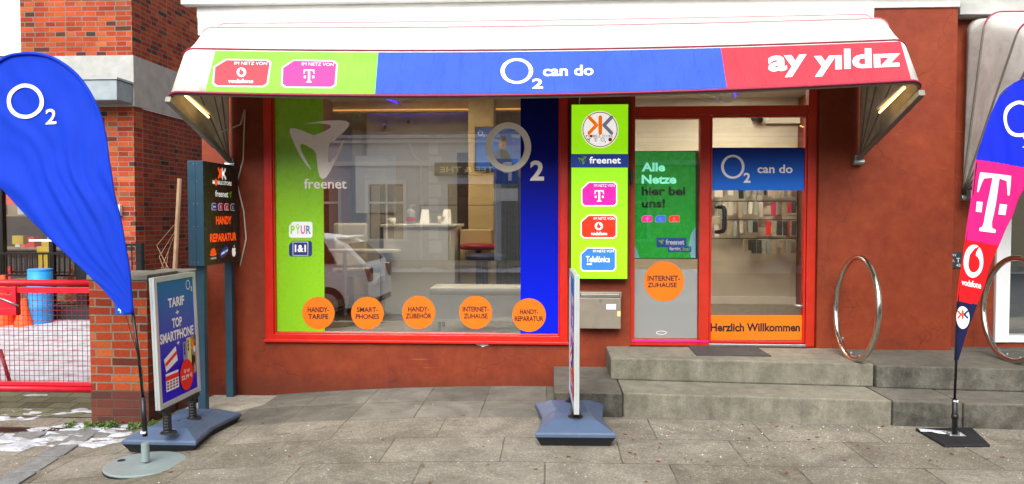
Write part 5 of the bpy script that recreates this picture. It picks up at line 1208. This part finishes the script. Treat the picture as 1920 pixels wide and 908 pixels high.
# ------------------------------------------------------------------ inside the shop
def led(name, label, x0, x1, y, z, mat, hgt=.018):
    m = M(); m.box(x0, x1, y - .01, y, z, z + hgt); o = m.build(name, mat, None, org=((x0 + x1) / 2, y, z)); tag(o, label, 'light strip'); return o
led('led_strip', 'violet blue light strip under the ceiling of the back wall', -2.60, -.42, 3.93, 2.985, 'led_blue')
led('cove_strip', 'warm orange cove light along the shop ceiling edge', -2.88, -.3, 3.2, 2.90, 'cove_orange', .009)
B('ceiling_edge', 'room_cream', shop, (-2.89, -.2, 3.21, 3.35, 2.88, 3.019))
m = M(); p0 = onY(637, 180, 2.0); m.tube([Vector((p0.x, 1.2, 3.0)), Vector((p0.x + .5, 3.6, 3.0))], .012, 6); o = m.build('led_strip', 'led_blue', None, org=p0); tag(o, 'violet light strip crossing the shop ceiling beside the green film', 'light strip')
m = M(); m.tube([(1.65, .9, 3.0), (2.3, 2.9, 3.0)], .012, 6); o = m.build('led_strip', 'led_blue', None, org=(2, 2, 3)); tag(o, 'violet light strip on the ceiling above the door', 'light strip')
for i, (x, y, lb) in enumerate(((-1.7, 1.9, 'bright ceiling panel lamp over the white counter'), (-.9, .85, 'added ceiling panel lamp brightening the bench behind the display window'), (1.15, 1.5, 'bright ceiling panel lamp just inside the door'), (2.3, 2.2, 'bright ceiling panel lamp near the wall of accessories'))):  # the panel behind the window is an extra, added to brighten the bench
    t = thing('ceiling_lamp', lb, 'ceiling lamp', (x, y, 3.0), 'panel lamps on the shop ceiling'); B('diffuser', 'ceiling_lamp', t, (x - .3, x + .3, y - .3, y + .3, 2.998, 3.01)); B('frame', 'white_paint', t, (x - .33, x - .301, y - .33, y + .33, 2.99, 3.015), (x + .301, x + .33, y - .33, y + .33, 2.99, 3.015))
# cctv cameras
for px, py, y, lb, hz_ in ((672, 222, 3.9, 'dark security camera on the cream wall nearest the green film', 0), (721, 236, 3.9, 'white security camera angled on the cream wall', 0), (765, 226, 3.9, 'small white camera below the violet strip', 0), (1420, 222, 3.1, 'black security camera on the wall seen through the door', 1)):
    p = onY(px, py, y); t = thing('security_camera', lb, 'camera', p)
    M().tube([p + Vector((0, .1 if not hz_ else .09, .06)), p + Vector((0, 0, .02))], .012, 8).build('bracket', 'white_paint', t)
    M().tube([p + Vector((-.03, .06, .01)), p + Vector((.02, -.07, -.03))], .04, 12).build('body', 'black_plastic' if hz_ or px == 672 else 'white_paint', t, smooth=False)
    M().tube([p + Vector((.02, -.07, -.03)), p + Vector((.023, -.078, -.033))], .028, 12).build('lens', 'ink', t)
# tv
t = thing('wall_screen', 'wall television showing a blue O2 advert with a person', 'television', (-.75, 2.85, 2.4))
q = [onY(890, 238, 2.86), onY(984, 320, 2.86)]; B('bezel', 'black_plastic', t, (q[0].x, q[1].x, 2.86, 2.9, q[1].z, q[0].z), bevel=.004)
A = wallart(2.858); A.rect('display', 893, 241, 981, 317, 'tv_blue', 1); otwo(A, 'display', 901, 250, 4.5, 5, 'lettering_white', 2); A.text('display', 'Wei', (958, 251, 974, 259), 'lettering_white', 2, 0)
A.disc('display', 942, 270, 8, 'skin', 2, ry=10); A.poly('display', [(920, 305), (928, 284), (940, 280), (952, 284), (962, 305), (962, 312), (918, 312)], 'ink', 2); A.rect('display', 960, 262, 978, 285, 'brand_blue', 2); A.disc('display', 941, 260, 8.5, 'dark_wood', 3, ry=5); A.build(t)
# curtain, dark door, poster panel
m = M(); P = []
for i in range(60): P.append([(-.72 + .012 * i, 3.3 + .025 * math.sin(i * 1.3), z) for z in (.37, 2.98)])
m.grid(P); o = m.build('curtain', 'curtain_brown', None, smooth=True, org=(-.4, 3.3, .37)); tag(o, 'brown pleated curtain hanging behind the television', 'curtain')
t = thing('inner_door', 'dark brown wooden door standing beside the cream pillar', 'door', (-1.2, 3.94, .36)); B('leaf', 'dark_wood', t, (-1.32, -1.04, 3.9, 3.945, .37, 2.4), bevel=.004)
a, b = onY(666, 293, 3.93), onY(742, 400, 3.93); t = thing('price_board', 'grey translucent price board with O2 Schnelsen lettering on the back wall', 'poster', (a.x, 3.93, b.z))
B('board', 'townhouse_grey', t, (a.x, b.x, 3.925, 3.945, b.z, a.z), bevel=.003)
A = wallart(3.923)
otwo(A, 'lettering', 685, 299, 3.5, 4, 'lettering_white', 1); A.text('lettering', 'Schnelsen', (693, 296, 725, 303), 'lettering_white', 1, 0); A.text('lettering', '2 Tarife zum', (686, 307, 724, 312), 'lettering_white', 1, 0); A.text('lettering', 'einem Preis', (686, 315, 724, 320), 'lettering_white', 1, 0); A.text('lettering', '\u221e + 60\u20ac', (683, 325, 722, 334), 'lettering_white', 1, 0)
A.text('lettering', '30,00\u20ac', (688, 345, 718, 350), 'lettering_white', 1, 0); A.build(t)
# counter with small things on it
t = thing('white_counter', 'white sales counter in the middle of the shop', 'counter', (-1.5, 2.0, .36)); B('body', 'counter_white', t, (-1.93, -1.10, 1.95, 2.6, .361, 1.375), bevel=.006); B('top', 'counter_white', t, (-1.96, -1.07, 1.92, 2.63, 1.376, 1.41), bevel=.006)
B('side_panel', 'room_cream', t, (-1.069, -.70, 2.2, 2.6, .361, 1.34), bevel=.006)
m = M(); c_ = (-1.86, 2.1, 1.411); m.lathe([(.025, 0), (.04, .005), (.045, .07), (.04, .07), (.036, .01)], c_, 18); m.tube([(c_[0] - .045, c_[1], 1.47), (c_[0] - .07, c_[1], 1.455), (c_[0] - .045, c_[1], 1.43)], .006, 6); o = m.build('coffee_cup', 'lettering_white', None, smooth=True, org=c_); tag(o, 'white coffee cup on the left end of the counter', 'cup')
c_ = (-1.64, 2.1, 1.411); t = thing('soap_dispenser', 'clear pump bottle with a pink label on the counter', 'bottle', c_)
M().lathe([(.05, 0), (.055, .02), (.055, .14), (.03, .17), (.015, .175)], c_, 18).build('bottle', 'pack_clear', t, smooth=True); M().lathe([(.0555, .03), (.0555, .08)], c_, 18).build('label_band', 'pack_pink', t)
mm = M(); mm.tube([(c_[0], c_[1], 1.58), (c_[0], c_[1], 1.63), (c_[0] + .05, c_[1], 1.635)], .008, 6); mm.build('pump', 'white_paint', t)
for i, (px, lb) in enumerate(((797, 'white folded display card on the counter beside the bottle'), (838, 'white upright tablet display on the right counter end'))):
    p = onY(px, 418, 2.15); m = M(); m.add([(p.x - .06, 2.1, 1.412), (p.x + .06, 2.1, 1.412), (p.x + .04, 2.17, 1.58), (p.x - .04, 2.17, 1.58), (p.x - .06, 2.24, 1.412), (p.x + .06, 2.24, 1.412)], [(0, 1, 2, 3), (3, 2, 5, 4)])
    o = m.build('display_card', 'lettering_white', None, solid=.004, org=(p.x, 2.1, 1.412)); tag(o, lb, 'display card')
p = onY(828, 410, 2.15); m = M(); m.lathe([(.04, 0), (.05, .09), (.045, .09)], (p.x, 2.15, 1.412), 16); o = m.build('paper_cup', 'chair_beige', None, smooth=True, org=(p.x, 2.15, 1.41)); tag(o, 'beige paper cup between the counter displays', 'cup')
# table rail: dark clothes-rail shaped desk frame
t = thing('desk_frame', 'thin black metal frame rising behind the counter', 'frame', (-1.3, 2.7, .36)); m = M(); a = onY(788, 385, 2.8); b = onY(975, 386, 2.8)
m.tube([(a.x, 2.8, .37), (a.x, 2.8, a.z), (b.x, 2.8, a.z), (b.x, 2.8, .37)], .012, 6); m.build('rail', 'black_metal', t)
# chairs
def chair(x, y, mat, label, turn):
    t = thing('office_chair', label, 'chair', (x, y, .36), 'chairs at the oval table')
    m = M(); m.box(x - .22, x + .22, y - .22, y + .22, .80, .88); m.build('seat', mat, t, bevel=.03)
    m = M(); P = []
    m.box(x - .2, x + .2, y + .2, y + .26, .90, 1.42); m.build('backrest', mat, t, bevel=.03)
    M().tube([(x, y, .42), (x, y, .8)], .03, 10).build('column', 'black_metal', t)
    for k in range(5): a = 2 * PI * k / 5; M().tube([(x, y, .44), (x + .26 * math.cos(a), y + .26 * math.sin(a), .39)], .018, 6).build('leg', 'black_metal', t)
    t.rotation_euler = (0, 0, turn)
chair(-2.35, 2.1, 'chair_beige', 'beige upholstered chair at the oval table', .3); chair(-2.12, 2.7, 'chair_grey', 'dark grey chair behind the oval table', -.4)
t = thing('oval_table', 'white oval table beside the counter', 'table', (-2.05, 1.9, .36)); m = M(); n = 36
m.prism([(-2.12 + .42 * math.cos(2 * PI * k / n), 1.8 + .2 * math.sin(2 * PI * k / n)) for k in range(n)], 1.09, 1.125); m.build('top', 'counter_white', t, bevel=.006)
for k in (-.22, .22): M().tube([(-2.12 + k, 1.8, .365), (-2.12 + k, 1.8, 1.09)], .022, 10).build('leg', 'aluminium', t)
t = thing('white_bench', 'white padded bench just inside the display window', 'bench', (-.75, .9, .36)); B('seat', 'leatherette_white', t, (-1.2, -.1, .72, 1.12, .72, .80), bevel=.03); B('body', 'leatherette_white', t, (-1.19, -.11, .74, 1.10, .455, .73), bevel=.015)
for x in (-1.1, -.2):
    for y in (.78, 1.06): B('leg', 'black_metal', t, (x - .015, x + .015, y - .015, y + .015, .361, .456))
for x, y, sz, mt, lb in ((-.83, 2.0, 1.12, 'stool_red', 'round red topped bar stool inside the shop'), (-.72, 1.6, 1.02, 'stool_blue', 'round dark blue topped bar stool in front of the red one')):
    t = thing('bar_stool', lb, 'stool', (x, y, .36), 'bar stools in the shop'); M().lathe([(.2, 0), (.215, .02), (.215, .05), (.19, .065), (.02, .07)], (x, y, sz), 28).build('seat', mt, t, smooth=True)
    M().tube([(x, y, .37), (x, y, sz)], .035, 12).build('column', 'black_metal', t); M().lathe([(.21, 0), (.21, .01), (.04, .03)], (x, y, .361), 26).build('foot', 'black_metal', t)
# exit light, accessory wall
a, b = onY(1437, 214, 3.1), onY(1502, 231, 3.1); t = thing('exit_light', 'pale emergency light box high on the shop wall', 'emergency light', (a.x, 3.15, b.z)); B('housing', 'white_paint', t, (a.x, b.x, 3.12, 3.19, b.z, a.z), bevel=.004); B('lens', 'exit_light', t, (a.x + .03, b.x - .01, 3.115, 3.119, b.z + .01, a.z - .01))
sw = thing('slat_wall', 'white slatted display board carrying hanging phone accessories', 'display board', (2.3, 3.1, 1)); a, b = onY(1420, 360, 3.15), onY(1600, 430, 3.15)
m = M()
for k in range(9): m.box(a.x, 3.16, 3.17, 3.19, 1.1 + k * .14, 1.1 + k * .14 + .125)
m.build('board', 'white_paint', sw); m = M(); m.box(1.2, 1.62, 3.17, 3.19, 1.25, 1.85); m.build('board', 'white_paint', sw)
cols = ['pack_white', 'pack_clear', 'pack_grey', 'pack_black', 'pack_pink', 'brand_red', 'pack_white', 'pack_clear', 'pack_grey']
names = {'pack_white': 'white', 'pack_clear': 'clear plastic', 'pack_grey': 'beige', 'pack_black': 'black', 'pack_pink': 'pink', 'brand_red': 'red'}
for z in (2.15, 1.92, 1.68, 1.44, 1.2): M().tube([(1.86, 3.14, z + .015), (3.14, 3.14, z + .015)], .007, 6).build('hook_rail', 'black_metal', sw)
protos = {}
ORD = 'first second third fourth fifth sixth seventh eighth ninth tenth eleventh twelfth thirteenth fourteenth fifteenth sixteenth seventeenth eighteenth nineteenth twentieth twenty-first'.split()
ROWN = ['top', 'second', 'third', 'fourth', 'bottom']; cnt = {}
for row, z in enumerate((2.15, 1.92, 1.68, 1.44, 1.2)):
    for k in range(21):
        x = 1.86 + k * .061 + random.uniform(-.01, .01)
        if x > 3.1 or random.random() < .12 or (row == 4 and k < 8): continue
        mt = random.choice(cols[:4] + ['pack_clear', 'pack_white']) if k < 12 else random.choice(cols); cnt[row] = cnt.get(row, 0) + 1
        lab = names[mt] + ' blister pack, ' + ORD[cnt[row] - 1] + ' from the left in the ' + ROWN[row] + ' row of the accessory wall'
        if mt not in protos:
            t = thing('accessory_pack', lab, 'package', (x, 3.08, z), names[mt] + ' packs on the accessory wall')
            B('card', mt, t, (x - .03, x + .03, 3.075, 3.09, z - .18, z)); M().tube([(x, 3.0, z - .02), (x, 3.17, z - .02)], .003, 5).build('hook', 'galv', t); protos[mt] = t
        else:
            s0 = protos[mt]; t = s0.copy(); COL.objects.link(t); t['label'] = lab; t.location = (x, 3.08 - random.random() * .1, z); t.scale = (random.uniform(.7, 1.2), 1, random.uniform(.75, 1.1)); t.rotation_euler = (0, random.uniform(-.05, .05), random.uniform(-.5, .5))
            for c in s0.children: d = c.copy(); COL.objects.link(d); d.parent = t
for k in range(9):
    x = 1.24 + .045 * k; z = 1.82 - .28 * (k % 2); mt = random.choice(['pack_white', 'pack_grey', 'pack_black'])
    if mt in protos:
        s0 = protos[mt]; t = s0.copy(); COL.objects.link(t); t['label'] = names[mt] + ' blister pack, ' + ORD[k // 2] + ' in the ' + ('lower' if k % 2 else 'upper') + ' row behind the door handle'; t.location = (x, 3.1, z)
        for c in s0.children: d = c.copy(); COL.objects.link(d); d.parent = t

# ------------------------------------------------------------------ across the street (seen reflected in the glass)
th = thing('townhouse', 'low grey rendered townhouse across the street with white trims', 'house', (-6, -19.5, 0))
def fac(root, xa, xb, mat, tops, wins, doors, yf=-19.5, ev=4.25):
    xs = sorted(set([xa, xb] + [v for w_ in wins + doors for v in (w_[0], w_[1])])); m = M(); y1 = yf - .3
    zs = [-.3, .7, 2.65, 4.25]
    skip = set()
    for i in range(len(xs) - 1):
        c = (xs[i] + xs[i + 1]) / 2
        for w_ in wins:
            if w_[0] < c < w_[1]: skip.add((i, 1))
        for w_ in doors:
            if w_[0] < c < w_[1]: skip |= {(i, 0), (i, 1)}
    mm = cells(xs, zs, skip, yf, y1); mm.build('wall', mat, root)
    for a, b in wins:
        f = M()
        for q in ((a - .12, a, yf, yf + .06, .7, 2.65), (b, b + .12, yf, yf + .06, .7, 2.65), (a - .12, b + .12, yf, yf + .07, 2.652, 2.8), (a - .18, b + .18, yf, yf + .14, .6, .698), ((a + b) / 2 - .03, (a + b) / 2 + .03, yf - .12, yf - .06, .7, 2.65), (a, b, yf - .12, yf - .06, 1.95, 2.03)): f.box(*q)
        wo_ = f.build('window', 'trim_grey', root); B('pane', 'window_dark', wo_, (a, b, yf - .2, yf - .15, .7, 2.65))
        P = [[(a + (b - a) * i / 30, yf - .14 + .015 * math.sin(i * 1.7), z) for z in (.72, 1.9)] for i in range(31) if abs(i - 15) > 4]
        B('curtain', 'pack_grey', wo_, (a + .05, a + (b - a) * .3, yf - .149, yf - .14, .72, 2.6), (b - (b - a) * .3, b - .05, yf - .149, yf - .14, .72, 2.6))
    for a, b in doors:
        d_ = B('door', 'dark_wood', root, (a + .1, b - .1, yf - .2, yf - .12, -.1, 2.2), (a, a + .1, yf - .1, yf + .04, -.1, 2.65), (b - .1, b, yf - .1, yf + .04, -.1, 2.65), (a, b, yf - .1, yf + .05, 2.56, 2.65)); B('pane', 'window_dark', d_, (a + .15, b - .15, yf - .2, yf - .16, 2.22, 2.55))
    B('sky_backing', 'window_dark', root, (xa + .1, xb - .1, yf - .7, yf - .5, -.2, 4.1), (xa + .05, xb - .05, yf - .7, yf - .31, 2.7, 2.8))  # added dark backing, keeps sky light from leaking round the panes
    B('cornice', 'trim_grey', root, (xa, xb, yf, yf + .12, 3.3, 3.46), (xa, xb, yf, yf + .25, 4.1, 4.25)); 
    m = M(); m.add([(xa, yf + .3, 4.26), (xb, yf + .3, 4.26), (xb, yf - 1.6, 7.2), (xa, yf - 1.6, 7.2)], [(0, 1, 2, 3)]); m.build('roof', 'slate', root, solid=.1)
    B('gutter', 'snow', root, (xa, xb, yf + .28, yf + .42, 4.24, 4.36))
fac(th, -16, -1.75, 'townhouse_grey', 0, [(-14.5, -13.4), (-12, -10.9), (-8.9, -7.6), (-6.5, -5.25)], [(-3.65, -2.0)])
q = M(); 
for k in range(8): q.box(-4.32, -3.88 - (.12 if k % 2 else 0), -19.5, -19.44, .2 + k * .5, .62 + k * .5)
q.build('quoins', 'trim_grey', th); M().tube([(-5.0, -19.38, 4.1), (-4.9, -19.4, 3.7), (-4.6, -19.42, 3.4), (-4.6, -19.42, 0)], .05, 8).build('downpipe', 'trim_grey', th)
t = thing('shop_board', 'dark board with pale lettering on the grey townhouse', 'sign', (-2.5, -19.4, 3)); B('board', 'pack_black', t, (-4.1, -1.8, -19.42, -19.3, 2.95, 3.4))
A = Art(lambda a, b, h: (a, -19.295 + h, b), lambda a, b: (a, b)); A.raw('lettering', *(lambda g: ([(-2.0 - 1.9 * u, 3.05 + .2 * v) for u, v in g[0]], g[1], 'phone_yellow', 1))(text_geo('TEE & THE', .02))); A.build(t)
th2 = thing('townhouse', 'beige rendered house across the street facing the shop door', 'house', (7, -19.5, 0))
fac(th2, 1.2, 18, 'townhouse_beige', 0, [(2.2, 3.4), (11.5, 12.7), (14, 15.2)], [(9.8, 10.9)])
t = thing('garage_doors', 'grey corrugated garage doors between the two houses across the street', 'garage', (-.3, -19.6, 0)); m = M()
for k in range(28): m.box(-1.74 + .105 * k, -1.74 + .105 * k + .08, -19.6, -19.55, -.1, 2.9)
m.box(-1.74, 1.19, -19.7, -19.6, -.1, 2.9); m.build('panels', 'pack_clear', t); B('parapet_and_backing_wall', 'townhouse_beige', t, (-1.74, 1.19, -19.8, -19.5, 2.902, 4.0), (-6, 6, -24.3, -24, -.3, 9.5))  # second box: wall added behind to cover the bright sky gap
t = thing('parking_sign', 'blue parking sign with a smaller plate on a grey pole across the street', 'road sign', (-1.2, -17.2, -.06)); M().tube([(-1.45, -17.2, -.06), (-1.45, -17.2, 3.4)], .03, 10).build('pole', 'galv', t)
B('plate', 'plate_blue', t, (-1.85, -1.05, -17.17, -17.15, 2.55, 3.35)); B('plate', 'lettering_white', t, (-1.85, -1.05, -17.17, -17.15, 2.0, 2.4))
A = Art(lambda a, b, h: (a, -17.147 + h, b), lambda a, b: (a, b)); g = text_geo('P', .03); A.raw('lettering', [(-1.25 - .35 * u, 2.65 + .6 * v) for u, v in g[0]], g[1], 'lettering_white', 1); A.build(t)
# ploughed snow along the far kerb
m = M(); P = []
for i in range(160):
    x = -16 + i * .2; row = []
    for j in range(9):
        v = j / 8; hgt = max(0, .10 + .16 * noise.fractal(Vector((x * .8, 0, 3)), 1, 2, 4) + (.34 * math.exp(-((x - 7.4) / .45) ** 2))); row.append((x, -16.3 - v * 1.1, -.25 + math.sin(PI * v) * hgt + .05 * noise.noise(Vector((x * 4, v * 5, 0))) * (0 < v < 1)))
    P.append(row)
m.grid(P); tag(m.build('snow', 'snow', smooth=True), 'ploughed snow bank along the far side of the street', kind='stuff')
# parked car: only its reflection is in the picture
cx0 = -2.95; cyc = -6.15; zg = -.26
car = thing('parked_car', 'white small hatchback parked at the kerb, seen reflected in the window', 'car', (cx0 - 1.8, cyc, zg))
prof = [(0, .38), (.0, .62), (-.06, .86), (-.10, .98), (-.46, 1.30), (-.68, 1.40), (-1.3, 1.47), (-1.9, 1.42), (-2.6, 1.02), (-3.2, .92), (-3.5, .72), (-3.55, .4), (-3.5, .25), (-.05, .25)]
m = M(); ws = []
half = .8; n = len(prof)
def inset(z): return half - max(0, z - .95) * .32
secs = []
for s_ in (-1, -.93, .93, 1):
    row = []
    for x, z in prof:
        k = 1 if abs(s_) == 1 else 0
        row.append((cx0 + x * (1 if not k else 1) - (.03 if k and x > -1.5 else -.03 if k else 0), cyc + (inset(z) if s_ > 0 else -inset(z)) * (1 if k else .95), zg + z - (.02 if k and z > .6 else 0)))
    secs.append(row)
for a in range(3):
    for i in range(n): j = (i + 1) % n; m.add([secs[a][i], secs[a][j], secs[a + 1][j], secs[a + 1][i]], [(0, 1, 2, 3)])
m.add(secs[0], [tuple(range(n))]); m.add(secs[3], [tuple(range(n))[::-1]]); m.build('body', 'car_white', car, bevel=.03)
B('rear_window', 'window_dark', car, (cx0 - .01, cx0 - 0, 0, .001, 0, .001)) if 0 else None
m = M(); m.add([(cx0 - .11, cyc - .62, zg + 1.0), (cx0 - .11, cyc + .62, zg + 1.0), (cx0 - .43, cyc + .54, zg + 1.30), (cx0 - .43, cyc - .54, zg + 1.30)], [(0, 1, 2, 3)]); m.build('rear_window', 'window_dark', car, solid=.02)
for sy in (1, -1):
    yy = cyc + sy * .805
    m = M(); m.add([(cx0 - .55, cyc + sy * .80, zg + .98), (cx0 - 1.5, cyc + sy * .80, zg + .98), (cx0 - 1.5, cyc + sy * .665, zg + 1.38), (cx0 - .8, cyc + sy * .67, zg + 1.34)], [(0, 1, 2, 3)]); m.build('side_window', 'window_dark', car, solid=.02)
    m = M(); m.box(cx0 - .12, cx0 + .012, cyc + sy * .70 - .09, cyc + sy * .70 + .09, zg + .68, zg + .92); m.build('tail_light', 'tail_red', car, bevel=.03)
    for x in (-.72, -2.95):
        m = M(); m.tube([(cx0 + x, cyc + sy * .62, zg + .3), (cx0 + x, cyc + sy * .82, zg + .3)], .3, 24); w_ = m.build('wheel', 'tyre', car)
        m = M(); m.tube([(cx0 + x, cyc + sy * .822, zg + .3), (cx0 + x, cyc + sy * .828, zg + .3)], .19, 20); m.build('rim', 'aluminium', w_)
        
B('number_plate', 'lettering_white', car, (cx0 + .002, cx0 + .012, cyc - .26, cyc + .26, zg + .62, zg + .73)); B('bumper', 'base_black', car, (cx0 - .1, cx0 + .02, cyc - .66, cyc + .66, zg + .28, zg + .38), bevel=.02)
B('spoiler', 'car_white', car, (cx0 - .66, cx0 - .42, cyc - .5, cyc + .5, zg + 1.38, zg + 1.42), bevel=.01)
